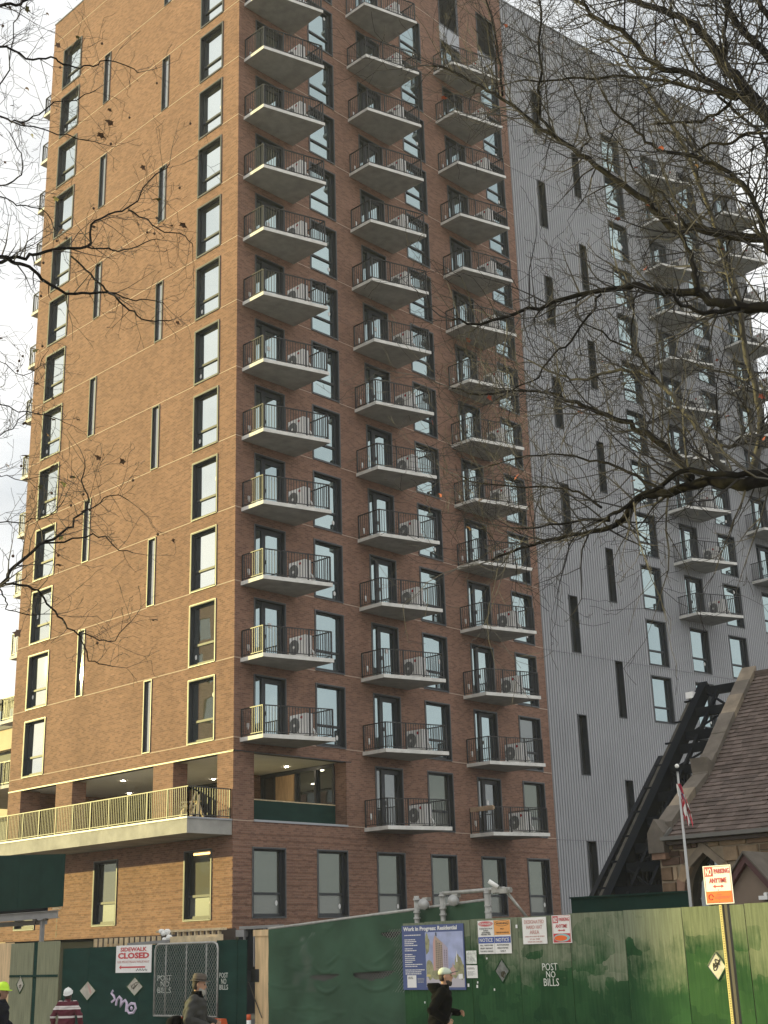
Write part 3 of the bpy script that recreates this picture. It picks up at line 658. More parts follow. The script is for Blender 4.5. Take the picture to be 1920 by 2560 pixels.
# balconies on the far end, seen past the corner
for k in range(2, 15):
    B = tr(MF, -0.45 - 2.89, 0, zk(k) - 0.015); put_balcony(tower, B, BALC_END if k == 3 else BALC_FAR)
    M = tr(MF, -0.75 - WW, 0, zk(k))
m = MB(); m.box(-6, -9, zk(2) - 0.17, -0.45, 0, zk(2) - 0.015); tpart('end_terrace', m, 'fascia_concrete', MF)
m = MB(); b = MB()
for q in range(6):
    m.bar((-0.52, -q * 1.6 - 0.05, zk(2)), (-0.52, -q * 1.6 - 0.05, zk(2) + 1.07), 0.055)
m.bar((-0.52, 0, zk(2) + 1.07), (-0.52, -8.9, zk(2) + 1.07), 0.05, 0.035); m.bar((-0.52, 0, zk(2) + 0.09), (-0.52, -8.9, zk(2) + 0.09), 0.03)
for q in range(76): b.bar((-0.52, -q * 0.115 - 0.1, zk(2) + 0.1), (-0.52, -q * 0.115 - 0.1, zk(2) + 1.06), 0.02)
tr_ = tpart('railing', m, 'rail_metal', MF); put('balusters', b.mesh('balusters', 'rail_metal'), tr_, MF, kind='stuff')

# street terrace: deep slab, coping, long railing, open lounge behind the piers
P = 2.05
m = MB(); m.box(-VW - 4, -P, 6.13, -0.05, 0.0, 6.64); tpart('terrace_slab', m, 'concrete', ML)
m = MB(); m.box(-VW - 4, -P - 0.03, 6.64, -0.02, 0.05, 6.70); tpart('terrace_coping', m, 'spandrel', ML)
m = MB(); b = MB(); yy = -P + 0.10
rail_pts = [((-0.12, -0.05), (-0.12, yy), 1), ((-0.12, yy), (-VW - 3.9, yy), 16)]
for (ax, ay), (bx, by), n in rail_pts:
    a, c = Vector((ax, ay, 6.70)), Vector((bx, by, 6.70)); d = (c - a).normalized(); ln = (c - a).length
    m.bar(a + Vector((0, 0, 1.07)), c + Vector((0, 0, 1.07)), 0.055, 0.035); m.bar(a + Vector((0, 0, 0.08)), c + Vector((0, 0, 0.08)), 0.035, 0.03)
    for j in range(n + 1): q = a + d * ln * j / n; m.bar(q, q + Vector((0, 0, 1.09)), 0.05, 0.05, up=d)
    for j in range(1, int(ln / 0.115)): q = a + d * 0.115 * j; b.bar(q + Vector((0, 0, 0.08)), q + Vector((0, 0, 1.06)), 0.020, 0.020, up=d)
rl = tpart('railing', m, 'rail_metal', ML); put('balusters', b.mesh('balusters', 'rail_metal'), rl, ML, kind='stuff')
DI = 5.83
m = MB(); m.quad((-VW + 0.1, 0.05, 9.22), (-0.05, 0.05, 9.22), (-0.05, DI, 9.22), (-VW + 0.1, DI, 9.22)); tpart('ceiling', m, 'ceiling', ML)
m = MB(); m.quad((-VW, 0.0, 6.695), (-0.02, 0.0, 6.695), (-0.02, DI, 6.695), (-VW, DI, 6.695)); tpart('terrace_floor', m, 'concrete', ML)
for a in ((-VW + 0.05, 0.98, 6.7, -VW + 0.25, DI, 9.21), (-0.70, DI, 6.7, -0.02, DI + 0.3, 9.21), (-6.6, DI - 0.9, 6.7, -5.2, DI + 0.2, 9.21), (-12.2, DI + 0.02, 6.7, -9.9, DI + 0.2, 9.21)):
    m = MB(); m.box(*a); tpart('lounge_wall', m, 'brick', ML)
m = MB(); x = -VW + 0.25
gl = MB(); gl.quad((-VW, DI + 0.06, 6.7), (-0.70, DI + 0.06, 6.7), (-0.70, DI + 0.06, 9.1), (-VW, DI + 0.06, 9.1))
for v in [0.70, 1.75, 2.95, 4.25, 5.15, 7.0, 7.9, 8.8, 9.7, 12.4, 13.3, 14.2, 15.0]: m.box(-v - 0.09, DI - 0.06, 6.7, -v + 0.03, DI + 0.08, 9.1)
m.box(-VW, DI - 0.06, 9.06, -0.70, DI + 0.08, 9.215); m.box(-VW, DI - 0.06, 6.7, -0.70, DI + 0.08, 6.78)
sf = tpart('storefront', m, 'black_metal', ML); put('pane', gl.mesh('pane', 'glass_dark'), sf, ML)
m = MB(); m.box(-4.18, DI - 0.10, 6.78, -3.05, DI + 0.02, 9.02); tpart('wood_door', m, 'tan_wood', ML)
m = MB()
for a in ((-6.1, DI - 0.99, 6.72, -6.0, DI - 0.91, 8.95), (-5.35, DI - 0.99, 6.72, -5.25, DI - 0.91, 8.95), (-6.0, DI - 0.99, 8.85, -5.35, DI - 0.91, 8.95)): m.box(*a)
tpart('door_frame', m, 'cream_frame', ML)
m = MB(); m.box(-6.0, DI - 0.95, 6.72, -5.35, DI - 0.92, 8.85); tpart('dark_door', m, 'louver', ML)
m = MB(); m.quad((1.0, 0.0, 6.7), (1.0, 0.95, 6.7), (1.0, 0.95, 9.18), (1.0, 0.0, 9.18)); tpart('reveal_wall', m, 'brick', MR)
m = MB(); m.box(0.99, -0.04, 6.64, 5.85, 0.74, 6.72); tpart('loggia_sill', m, 'spandrel', MR)
m = MB(); m.box(1.01, 0.66, 6.72, 5.82, 0.69, 7.52); gb = tpart('guard_board', m, 'green_board', MR)
m = MB(); m.box(1.01, 0.64, 7.52, 5.82, 0.72, 7.56); put('guard_rail', m.mesh('guard_rail', 'lumber'), gb, MR)
for x_, y_ in [(1.99, 9.84), (4.89, 13.5), (4.90, 2.55), (2.0, 6.2), (4.9, 7.3)]:
    m = MB(); m.tube([(X0 + x_, Y0 + y_, 9.205), (X0 + x_, Y0 + y_, 9.22)], 0.075, 12); put('downlight', m.mesh('downlight', 'lamp'), tower, I4)
m = MB(); m.box(-2.4, 0.09, 5.55, -1.45, 0.13, 5.63); tpart('strip_light', m, mat('warm_tube', (1, .8, .4), .5, emit=((1, 0.62, 0.22), 2.2)), ML)
# lumber left standing at the terrace corner
m = MB()
for a, c in [((-0.95, -1.62, 7.28), (-0.25, -1.30, 7.28)), ((-0.90, -1.72, 7.10), (-0.22, -1.38, 7.14)), ((-0.80, -1.80, 6.72), (-0.82, -1.50, 7.30)), ((-0.86, -1.25, 6.72), (-0.80, -1.50, 7.30)), ((-0.40, -1.62, 6.72), (-0.38, -1.34, 7.30)), ((-0.34, -1.10, 6.72), (-0.36, -1.34, 7.30)), ((-0.60, -1.66, 6.76), (-0.30, -1.46, 7.62)), ((-0.16, -1.5, 6.72), (-0.20, -1.42, 7.5))]:
    m.bar(ML @ Vector(a), ML @ Vector(c), 0.10, 0.05)
solo('sawhorse', m, 'lumber', 'pale timber sawhorse with leaning offcuts at the terrace corner railing', 'sawhorse')

# ------------------------------------------------------------------ grey metal wing
GA = R_(7.0)
GO = (X0 + UW + 0.004, Y0 + 0.02, 0)
MG = frame_m(GO, (math.cos(GA), -math.sin(GA), 0), (math.sin(GA), math.cos(GA), 0))
wing = thing('metal_clad_building', 'grey corrugated metal apartment wing with narrow slit windows beside brick tower', 'apartment building', GO)
def gpart(name, mb, mats, M=None, **k): return put(name, mb.mesh(name, mats), wing, M or MG, **k)
GWD, GTOP = 21.38, 54.3
holesG = []; gw = []; gd = []; gs = []
for k in range(2, 15):
    if k >= 3: gw.append((7.94, k))
    (gd if k >= 5 else gw).append((11.55, k))
    gw.append((15.04, k))
    (gd if k >= 6 else gw).append((18.66, k))
for k in range(0, 15): gs.append((2.08 if k % 2 == 0 else 5.14, k))
for u, k in gw: holesG.append((u, u + WW, zk(k) + 0.03, zk(k) + 0.03 + WH))
for u, k in gd: holesG.append((u, u + WW, zk(k) - 0.01, zk(k) - 0.01 + WH))
for u, k in gs: holesG.append((u, u + 0.60, zk(k) + 0.04, zk(k) + 2.99))
w = MB(); holed(w, 0, GWD, 0, GTOP, holesG); w.quad((GWD, 0, 0), (GWD, 14, 0), (GWD, 14, GTOP), (GWD, 0, GTOP)); w.quad((0, 0.4, GTOP - .4), (GWD, 0.4, GTOP - .4), (GWD, 14, GTOP - .4), (0, 14, GTOP - .4)); w.quad((0, 14, 0), (GWD, 14, 0), (GWD, 14, GTOP), (0, 14, GTOP))
gpart('wall', w, 'cladding')
r = MB(); pitch = 0.178
for i in range(int(GWD / pitch)):
    u = 0.09 + i * pitch; cuts = sorted([(c - 0.02, d + 0.02) for a, b, c, d in holesG if a - 0.045 < u < b + 0.045]); z = 0.0
    for c, d in cuts + [(52.62, 60)]:
        if c > z + 0.02:
            r.quad((u - 0.052, 0.002, z), (u - 0.034, -0.055, z), (u - 0.034, -0.055, c), (u - 0.052, 0.002, c)); r.quad((u - 0.034, -0.055, z), (u + 0.034, -0.055, z), (u + 0.034, -0.055, c), (u - 0.034, -0.055, c)); r.quad((u + 0.034, -0.055, z), (u + 0.052, 0.002, z), (u + 0.052, 0.002, c), (u + 0.034, -0.055, c))
        z = max(z, d)
    z0_ = 52.70
    r.quad((u - 0.052, 0.002, z0_), (u - 0.034, -0.055, z0_), (u - 0.034, -0.055, GTOP - .05), (u - 0.052, 0.002, GTOP - .05)); r.quad((u - 0.034, -0.055, z0_), (u + 0.034, -0.055, z0_), (u + 0.034, -0.055, GTOP - .05), (u - 0.034, -0.055, GTOP - .05)); r.quad((u + 0.034, -0.055, z0_), (u + 0.052, 0.002, z0_), (u + 0.052, 0.002, GTOP - .05), (u + 0.034, -0.055, GTOP - .05))
gpart('metal_ribs', r, 'cladding', kind='stuff')
m = MB(); m.box(0, -0.07, 52.62, GWD, 0, 52.70); gpart('roof_joint', m, 'black_metal')
for z in (6.63, 15.70, 24.79, 33.87, 42.95):
    cuts = sorted([(a - .02, b + .02) for a, b, c, d in holesG if c < z + 0.03 and d > z - 0.03]); u = 0.0
    for a, b in cuts + [(GWD, GWD)]:
        if a > u + 0.05: m = MB(); m.box(u, -0.0585, z - 0.012, a, 0, z + 0.012); gpart('lap_joint', m, 'lap_grey')
        u = max(u, b)
m = MB(); m.box(-0.02, -0.08, GTOP - 0.05, GWD + 0.05, 0.4, GTOP + 0.04); gpart('parapet_coping', m, 'flange')
for u, k in gw: put_window(wing, tr(MG, u, 0, zk(k) + 0.03), WIN)
for u, k in gd:
    put_door(wing, tr(MG, u, 0, zk(k) - 0.01), DOOR)
    B = tr(MG, u - 0.80, 0, zk(k) - 0.015); put_balcony(wing, B, BALC)
    if u < 15: put_ac(B, 'white air conditioner, %s in the middle column of grey metal wing balconies' % ORD[k - 5])
    else: put_ac(B, 'white air conditioner, %s in the far right grey wing balcony column' % ORD[k - 6])
sl = MB(); h = 2.95
sl.box(0, -0.07, 0, 0.035, 0.3, h); sl.box(0.565, -0.07, 0, 0.60, 0.3, h); sl.box(0.035, -0.07, h - 0.035, 0.565, 0.3, h); sl.box(0.035, -0.07, 0, 0.565, 0.3, 0.035)
for a in ((-e, -0.055, -e, 0, 0.01, h + e), (0.6, -0.055, -e, 0.6 + e, 0.01, h + e), (0, -0.055, h, 0.6, 0.01, h + e), (0, -0.055, -e, 0.6, 0.01, 0)): sl.box(*a, 1)
slg = sl.mesh('slit_window', ['reveal', 'flange'])
sp = MB(); sp.quad((0.03, 0.22, 0.03), (0.57, 0.22, 0.03), (0.57, 0.22, h - 0.03), (0.03, 0.22, h - 0.03)); spg = sp.mesh('pane', 'glass_dark')
for u, k in gs:
    M = tr(MG, u, 0, zk(k) + 0.04); o = put('slit_window', slg, wing, M); put('pane', spg, o, M)

# ------------------------------------------------------------------ cream building far behind on the left
cb = thing('cream_building', 'cream rendered building with dark openings glimpsed past the tower at far left', 'building', (46, 78, 0))
for (za, zb_) in ((0, 3.1), (5.9, 8.4), (11.0, 11.9), (15.5, 16.9)):
    m = MB(); m.box(46, 66, za, 58, 100, zb_); put('wall', m.mesh('wall', 'cream_wall'), cb, I4)
m = MB(); m.box(46.5, 66.2, 3.1, 57, 99.8, 15.5); put('recess', m.mesh('recess', 'grey_opening'), cb, I4)
m = MB(); m.box(45.9, 66, 16.9, 58, 100, 18.7); m.box(45.7, 65.8, 18.7, 58.2, 100.2, 19.0); m.box(48, 67, 19.0, 57, 76, 20.4); put('roof', m.mesh('roof', 'roof_grey'), cb, I4)
for y in (74, 77.0, 78.6, 80.4, 82):
    m = MB(); m.box(45.85, y, 17.2, 45.92, y + 1.0, 18.2); put('window', m.mesh('window', 'glass'), cb, I4)
# ------------------------------------------------------------------ stone church
XC, YC = 28.0, 17.9
EAVE, BRK, RDG = (28.0, 4.45), (30.05, 5.92), (33.25, 9.05)
YE = 4.0
church = thing('stone_church', 'old brown rubble stone church with pointed window and steep brown shingle roof', 'church', (XC, YC, 0))
def cpart(name, mb, mats, **k): return put(name, mb.mesh(name, mats), church, I4, **k)
AY, AZ0, AHW = 16.68, 0.6, 0.62                                   # pointed window: centre, sill, half width
SPR, APX = 2.98, 4.00                                             # springing and apex heights
def arch_half(z, hw=AHW, apx=APX):
    if z <= SPR: return hw
    hgt = apx - SPR; r = (hw * hw + hgt * hgt) / (2 * hw)          # two-centred arch
    v = r * r - (z - SPR) ** 2
    return max(0.0, math.sqrt(max(0, v)) - (r - hw)) if z < apx else 0.0
w = MB(); zs = [0, AZ0] + [SPR + (APX - SPR) * i / 12 for i in range(13)] + [4.5]
w.quad((XC, YC, 0), (XC, YE, 0), (XC, YE, AZ0), (XC, YC, AZ0))
for a, b in zip(zs[1:-1], zs[2:]):
    ha, hb = arch_half(a), arch_half(b)
    if b > APX: ha = hb = 0
    w.quad((XC, YC, a), (XC, AY + ha, a), (XC, AY + hb, b), (XC, YC, b)); w.quad((XC, AY - ha, a), (XC, YE, a), (XC, YE, b), (XC, AY - hb, b))
    if ha or hb:
        for sgn in (1, -1): w.quad((XC, AY + sgn * ha, a), (XC + 0.35, AY + sgn * ha, a), (XC + 0.35, AY + sgn * hb, b), (XC, AY + sgn * hb, b))
w.poly([(XC, YC, 0), (XC + 10.5, YC, 0), (XC + 10.5, YC, 4.4), (RDG[0], YC, RDG[1] - .1), (BRK[0], YC, BRK[1] - .1), (XC, YC, EAVE[1] - .05)])
cpart('wall', w, 'mortar')
gl = MB(); gl.quad((XC + 0.33, AY - 1, AZ0), (XC + 0.33, AY + 1, AZ0), (XC + 0.33, AY + 1, APX + .1), (XC + 0.33, AY - 1, APX + .1)); wn = cpart('arched_window', gl, 'glass_dark')
b = MB(); b.box(XC + 0.28, AY - 0.9, 2.34, XC + 0.32, AY + 0.9, 2.40); b.box(XC + 0.28, AY - 0.03, AZ0, XC + 0.32, AY + 0.03, APX); b.box(XC + 0.28, AY - 0.9, 1.5, XC + 0.32, AY + 0.9, 1.55)
put('window_bar', b.mesh('window_bar', 'black_metal'), wn, I4)
# arch stones (two orders)
for sgn in (1, -1):
    zz = [AZ0, 1.15, 1.7, 2.25, 2.62, SPR, SPR + 0.36, SPR + 0.70, APX]
    for i, (a, c) in enumerate(zip(zz[:-1], zz[1:])):
        m = MB(); ha, hc = arch_half(a), arch_half(c); oa, oc = ha + 0.19, hc + (0.19 if c <= SPR else 0.21)
        za2, zc2 = a + (0.0 if a <= SPR else 0.06), c + (0.0 if c <= SPR else 0.10)
        if c == APX: hc = 0.0; oc = 0.0; zc2 = APX + 0.24
        p = [(XC - 0.05, AY + sgn * ha, a + 0.006), (XC - 0.05, AY + sgn * oa, za2 + 0.006), (XC - 0.05, AY + sgn * oc, zc2 - 0.006), (XC - 0.05, AY + sgn * hc, c - 0.006)]
        m.prism(p, (0.16, 0, 0)); put('arch_stone', m.mesh('arch_stone', ['stone_b', 'coping_pale', 'stone_g'][i % 3]), church, I4)
# rubble stones laid in uneven courses
rs = random.Random(21)
base_meshes = []
for mi in range(7):
    for q in range(2):
        m = MB(); j = lambda: rs.uniform(-0.035, 0.035)
        fr = [(0.0, 0.02 + j(), 0.03 + j()), (0.0, 0.98 + j(), 0.03 + j()), (0.0, 0.98 + j(), 0.97 + j()), (0.0, 0.02 + j(), 0.97 + j())]
        fr = [(x, min(.995, max(.005, y)), min(.99, max(.01, z))) for x, y, z in fr]
        bk = [(1.0, y, z) for x, y, z in fr]; mid = [(0.35, 0.5 + (y - .5) * 1.0, 0.5 + (z - .5) * 1.0) for x, y, z in fr]; fr = [(x, 0.5 + (y - .5) * .93, 0.5 + (z - .5) * .90) for x, y, z in fr]
        m.hexa(fr + mid); m.hexa(mid + bk); base_meshes.append(m.mesh('stone', STONES[mi]))
n_st = 0
def stone(y0, y1, z0, z1, x=XC):
    """one stone of the front wall; y0>y1 (leftwards is +y)"""
    global n_st
    if n_st > 290: return
    d = rs.uniform(0.035, 0.075); M = Matrix(((0.14, 0, 0, x - d), (0, y1 - y0, 0, y0), (0, 0, z1 - z0, z0), (0, 0, 0, 1)))
    put('stone', rs.choice(base_meshes), church, M); n_st += 1
z = 1.6
while z < 4.35:
    hgt = rs.choice([0.20, 0.25, 0.30, 0.36]); hgt = min(hgt, 4.42 - z)
    y = YC - 0.02
    while y > 12.6:
        wd = rs.uniform(0.22, 0.72); y2 = y - wd
        za, zb_ = z + 0.012, z + hgt - 0.012
        h_in = max(arch_half(za), arch_half(zb_)) + 0.20 if za < APX + 0.15 else 0
        if za > APX and za < APX + 0.15: h_in = 0.14
        if h_in:
            if y2 < AY + h_in < y: y2 = AY + h_in
            elif AY - h_in < y <= AY + h_in: y = AY - h_in - 0.005; continue
        if y - y2 > 0.08:
            if rs.random() < 0.22 and hgt > 0.28:
                zm = za + (zb_ - za) * rs.uniform(.4, .6); stone(y - .01, y2 + .01, za, zm - .008); stone(y - .01, y2 + .01, zm + .008, zb_)
            elif rs.random() < 0.12 and z + hgt < 3.9 and not h_in: stone(y - .01, y2 + .01, za, zb_ + rs.uniform(.0, .02))
            else: stone(y - .01, y2 + .01, za, zb_)
        y = y2
    z += hgt
# little corner buttress stones at the left edge, kneeler and gable coping
for i, (za, zb_, d) in enumerate([(1.3, 1.9, .25), (1.9, 2.4, .28), (2.4, 2.62, .18)]):
    m = MB(); m.box(XC - 0.02, YC, za, XC + 0.5, YC + d, zb_ - .01); put('corner_stone', m.mesh('corner_stone', STONES[(i * 3) % 7]), church, I4)
m = MB(); m.hexa([(XC - .02, YC, 2.62), (XC + .5, YC, 2.62), (XC + .5, YC + .22, 2.62), (XC - .02, YC + .22, 2.62), (XC - .02, YC, 2.95), (XC + .5, YC, 2.95), (XC + .5, YC + .01, 2.95), (XC - .02, YC + .01, 2.95)]); put('corner_stone', m.mesh('corner_stone', 'stone_e'), church, I4)
m = MB(); m.prism([(XC - .28, YC - .32, 4.05), (XC - .28, YC + .12, 4.05), (XC - .28, YC + .12, 4.52), (XC - .28, YC - .10, 4.85), (XC - .28, YC - .32, 4.52)], (0.85, 0, 0)); put('kneeler', m.mesh('kneeler', 'coping'), church, I4)
m = MB(); m.box(XC - .22, YC - .30, 3.90, XC + .3, YC + .08, 4.05); put('kneeler', m.mesh('kneeler', 'stone_g'), church, I4)
pts = [(28.15, 4.62), (28.75, 5.05), (29.4, 5.52), BRK, (30.6, 6.48), (31.2, 7.07), (31.8, 7.66), (32.4, 8.24), (32.85, 8.68), (33.3, 9.12)]
for i, (a, c) in enumerate(zip(pts[:-1], pts[1:])):
    m = MB(); dz = 0.17; j = rs.uniform(-.015, .02)
    m.hexa([(a[0], YC - .34, a[1] - .12), (a[0], YC + .10, a[1] - .12), (c[0] - .02, YC + .10, c[1] - .12), (c[0] - .02, YC - .34, c[1] - .12),
            (a[0], YC - .34, a[1] + dz + j), (a[0], YC + .10, a[1] + dz + j), (c[0] - .02, YC + .10, c[1] + dz + j), (c[0] - .02, YC - .34, c[1] + dz + j)])
    put('coping_stone', m.mesh('coping_stone', 'coping_pale' if i in (1, 6, 8) else 'coping'), church, I4)
m = MB(); m.prism([(30.1, YC - .36, 5.98), (30.5, YC - .36, 6.36), (30.02, YC - .36, 6.50)], (0, 0.48, 0)); put('kneeler', m.mesh('kneeler', 'coping'), church, I4)
# roof: courses of shingles, each a little slab
def roof_run(a, c, n, mb):
    a, c = Vector((a[0], 0, a[1])), Vector((c[0], 0, c[1])); d = (c - a) / n; up = Vector((-d.z, 0, d.x)).normalized()
    for i in range(n):
        p = a + d * i; q = p + d * 1.02; y = YC - 0.33 + (0.15 if i % 2 else 0.0); first = True
        while y > YE:
            wd = rs.uniform(0.20, 0.34); y0 = min(y, YC - 0.33); y1 = y - wd + 0.008; t = rs.uniform(0.015, 0.032); drop = rs.uniform(-.012, .004)
            p2 = p + d.normalized() * drop; mi = 1 if rs.random() < 0.42 else 0; f0, f1 = p2 + up * (t + .01), q + up * 0.008
            mb.quad((f0.x, y0, f0.z), (f0.x, y1, f0.z), (f1.x, y1, f1.z), (f1.x, y0, f1.z), mi)
            g0 = p2 - up * 0.004; mb.quad((g0.x, y0, g0.z), (g0.x, y1, g0.z), (f0.x, y1, f0.z), (f0.x, y0, f0.z), mi); y -= wd
rf = MB(); roof_run((EAVE[0] - .25, EAVE[1] - .12), BRK, 14, rf); roof_run(BRK, RDG, 27, rf)
put('shingles', rf.mesh('shingles', ['shingle_a', 'shingle_b']), church, I4, kind='stuff')
m = MB(); m.quad((EAVE[0] - .25, YC - .3, EAVE[1] - .16), (EAVE[0] - .25, YE, EAVE[1] - .16), (BRK[0], YE, BRK[1] - .04), (BRK[0], YC - .3, BRK[1] - .04)); m.quad((BRK[0], YC - .3, BRK[1] - .04), (BRK[0], YE, BRK[1] - .04), (RDG[0], YE, RDG[1] - .04), (RDG[0], YC - .3, RDG[1] - .04)); m.quad((RDG[0], YC - .3, RDG[1]), (RDG[0], YE, RDG[1]), (38.5, YE, 4.4), (38.5, YC - .3, 4.4)); m.box(RDG[0] - .1, YE, RDG[1] - .06, RDG[0] + .1, YC - .3, RDG[1] + .07); put('roof', m.mesh('roof', 'shingle_a'), church, I4)
m = MB(); m.box(XC - .36, YE, 4.32, XC - .22, YC - .28, 4.41); m.bar((XC - .29, YC - .30, 4.36), (XC + .05, YC - .36, 4.62), 0.07); put('gutter', m.mesh('gutter', 'gutter'), church, I4)
m = MB(); m.box(XC - .20, YE, 4.22, XC - .02, YC - .30, 4.33); put('eave_board', m.mesh('eave_board', 'eave_brown'), church, I4)
# buttress with two sloped weatherings
by0, by1 = 15.66, 15.28
for i, (za, zb_, d0, d1) in enumerate([(0, 2.95, .62, .62), (2.95, 3.36, .66, .30), (3.36, 3.44, .30, .30), (3.44, 3.86, .34, .02)]):
    m = MB(); a, c = by0 + (.04 if i in (1, 3) else 0), by1 - (.04 if i in (1, 3) else 0)
    m.hexa([(XC - d0, a, za), (XC + .02, a, za), (XC + .02, c, za), (XC - d0, c, za), (XC - d1, a, zb_), (XC + .02, a, zb_), (XC + .02, c, zb_), (XC - d1, c, zb_)])
    put('buttress', m.mesh('buttress', ['stone_a', 'coping', 'stone_c', 'coping'][i]), church, I4)
# gabled porch
py, pz, hw, pe = 14.78, 3.80, 1.12, 2.35; PX = 26.6
m = MB(); m.prism([(PX, py - hw + .1, 0), (PX, py + hw - .1, 0), (PX, py + hw - .1, pe + .1), (PX, py, pz - .15), (PX, py - hw + .1, pe + .1)], (1.4, 0, 0)); put('porch', m.mesh('porch', 'porch_tan'), church, I4)
for sgn in (1, -1):
    m = MB(); m.hexa([(PX - .14, py, pz - .19), (PX - .14, py, pz), (PX + .02, py, pz), (PX + .02, py, pz - .19), (PX - .14, py + sgn * (hw + .12), pe - .21), (PX - .14, py + sgn * (hw + .12), pe - .02), (PX + .02, py + sgn * (hw + .12), pe - .02), (PX + .02, py + sgn * (hw + .12), pe - .21)]); put('rake_board', m.mesh('rake_board', 'maroon_paint'), church, I4)
    m = MB(); m.hexa([(PX - .2, py, pz + .01), (PX - .2, py, pz + .06), (XC, py, pz + .06), (XC, py, pz + .01), (PX - .2, py + sgn * (hw + .16), pe - .01), (PX - .2, py + sgn * (hw + .16), pe + .04), (XC, py + sgn * (hw + .16), pe + .04), (XC, py + sgn * (hw + .16), pe - .01)]); put('porch_roof', m.mesh('porch_roof', 'coping'), church, I4)
m = MB(); q = on_x(1914, 2243, PX - .1); m.box(q[0] - .12, q[1] - .10, q[2] - .05, q[0] + .1, q[1] + .10, q[2] + .03); m.tube([(q[0] - .1, q[1] - .05, q[2] + .06), (q[0] + .1, q[1] - .05, q[2] + .06)], 0.04, 8); put('porch_light', m.mesh('porch_light', 'white'), church, I4)

# ------------------------------------------------------------------ black steel frame leaning between church and metal wing
YS = 20.9
sf = thing('steel_frame', 'sloping black steel frame with cross beams between church gable and grey wing', 'steel frame', (30.3, YS, 0))
def spt(x, y): z = 3.40 + (x - 30.34) * 1.052; return Vector((x, y, z))
def beam(name, a, c, w_, h_): m = MB(); m.bar(a, c, w_, h_); put(name, m.mesh(name, 'steel_black'), sf, I4)
beam('main_beam', spt(29.9, YS), spt(36.2, YS), 0.28, 0.36)
beam('main_beam', spt(29.9, 18.35), spt(36.2, 18.35), 0.2, 0.3)
for y in (20.35, 19.75, 19.15): beam('rafter', spt(30.0, y), spt(36.1, y), 0.09, 0.12)
for x in (30.25, 30.85, 31.35, 32.05, 32.75, 33.5, 34.15, 34.55, 35.3, 36.0): beam('cross_beam', spt(x, YS - .1), spt(x, 18.3), 0.16, 0.26)
m = MB(); m.box(30.0, 18.2, 2.2, 30.25, YS + .2, 3.05); put('base_beam', m.mesh('base_beam', 'steel_black'), sf, I4)
for x in (30.4, 32.8, 35.2): m = MB(); m.bar((x + .2, 18.6, 0), spt(x + .2, 18.6), 0.18); put('column', m.mesh('column', 'steel_black'), sf, I4)
for a, c in [((30.9, 20.7, 3.3), (32.6, 18.6, 4.6)), ((32.0, 20.7, 4.5), (33.9, 18.6, 6.0)), ((31.2, 20.4, 2.6), (31.2, 18.6, 3.9)), ((31.6, 18.6, 2.9), (33.4, 18.7, 4.2)), ((33.0, 19.2, 4.6), (34.6, 19.2, 6.3)), ((34.6, 18.9, 6.6), (35.9, 20.2, 8.0)), ((35.9, 18.8, 6.9), (34.7, 20.2, 8.0))]: beam('brace', Vector(a), Vector(c), 0.10, 0.10)
xs_ = [30.25, 30.85, 31.35, 32.05, 32.75, 33.5, 34.15, 34.55, 35.3, 36.0]
for i, (a, c) in enumerate(zip(xs_[:-1], xs_[1:])):
    beam('brace', spt(a, 20.8 if i % 2 else 19.6), spt(c, 19.6 if i % 2 else 20.8), 0.06, 0.06); beam('brace', spt(a, 19.6 if i % 2 else 18.5), spt(c, 18.5 if i % 2 else 19.6), 0.06, 0.06)
# guard rails of the stair behind
for i in range(4):
    a = Vector((32.2 + i * 1.05, 19.7, 4.4 + i * 1.12)); c = a + Vector((1.0, -1.0, 0.05)); m = MB(); m.bar(a, c, 0.045); m.bar(a - Vector((0, 0, .45)), c - Vector((0, 0, .45)), 0.045)
    for t in (0, .5, 1): m.bar(a + (c - a) * t - Vector((0, 0, .9)), a + (c - a) * t, 0.04)
    put('guard_rail', m.mesh('guard_rail', 'pole_grey' if i < 2 else 'galvanised'), sf, I4)
m = MB(); yb = 22.2
top = [(31.0, 3.45), (34.4, 6.9)]
m.prism([(30.6, yb, 0), (38.5, yb, 0), (38.5, yb, 6.6), (35.4, yb, 7.5), (30.9, yb, 3.0)], (0, 0.15, 0))
for i in range(36):
    x = 30.8 + i * 0.2; zt = (3.0 + (x - 30.9)) if x < 35.4 else 7.5 - (x - 35.4) * .29; zt -= .08
    m.box(x, yb - 0.07, 0, x + 0.07, yb, max(.5, zt))
put('dark_wall', m.mesh('dark_wall', 'dark_wall'), sf, I4)  # dark ribbed sheet stands in for the wing's lower wall in shade
# mossy flashing strip with clips running up beside the main beam
m = MB(); m.bar(spt(30.0, YS + .28), spt(36.0, YS + .28), 0.17, 0.10); st = put('flashing', m.mesh('flashing', mat('moss', (0.055, 0.05, 0.04), 0.9, noise=0.5, nscale=3)), sf, I4)
cl = MB(); cl.box(-.04, -.10, 0, .06, .17, .05); clm = cl.mesh('clip', 'steel_black')
for i in range(9): put('clip', clm, st, Matrix.Translation(spt(30.3 + i * .67, YS + .30) + Vector((0, 0, .05))))
m = MB(); q = spt(35.75, YS); m.box(q.x - .2, q.y + .1, q.z + .05, q.x + .1, q.y + .35, q.z + .25); put('flood_lamp', m.mesh('flood_lamp', 'white'), sf, I4)

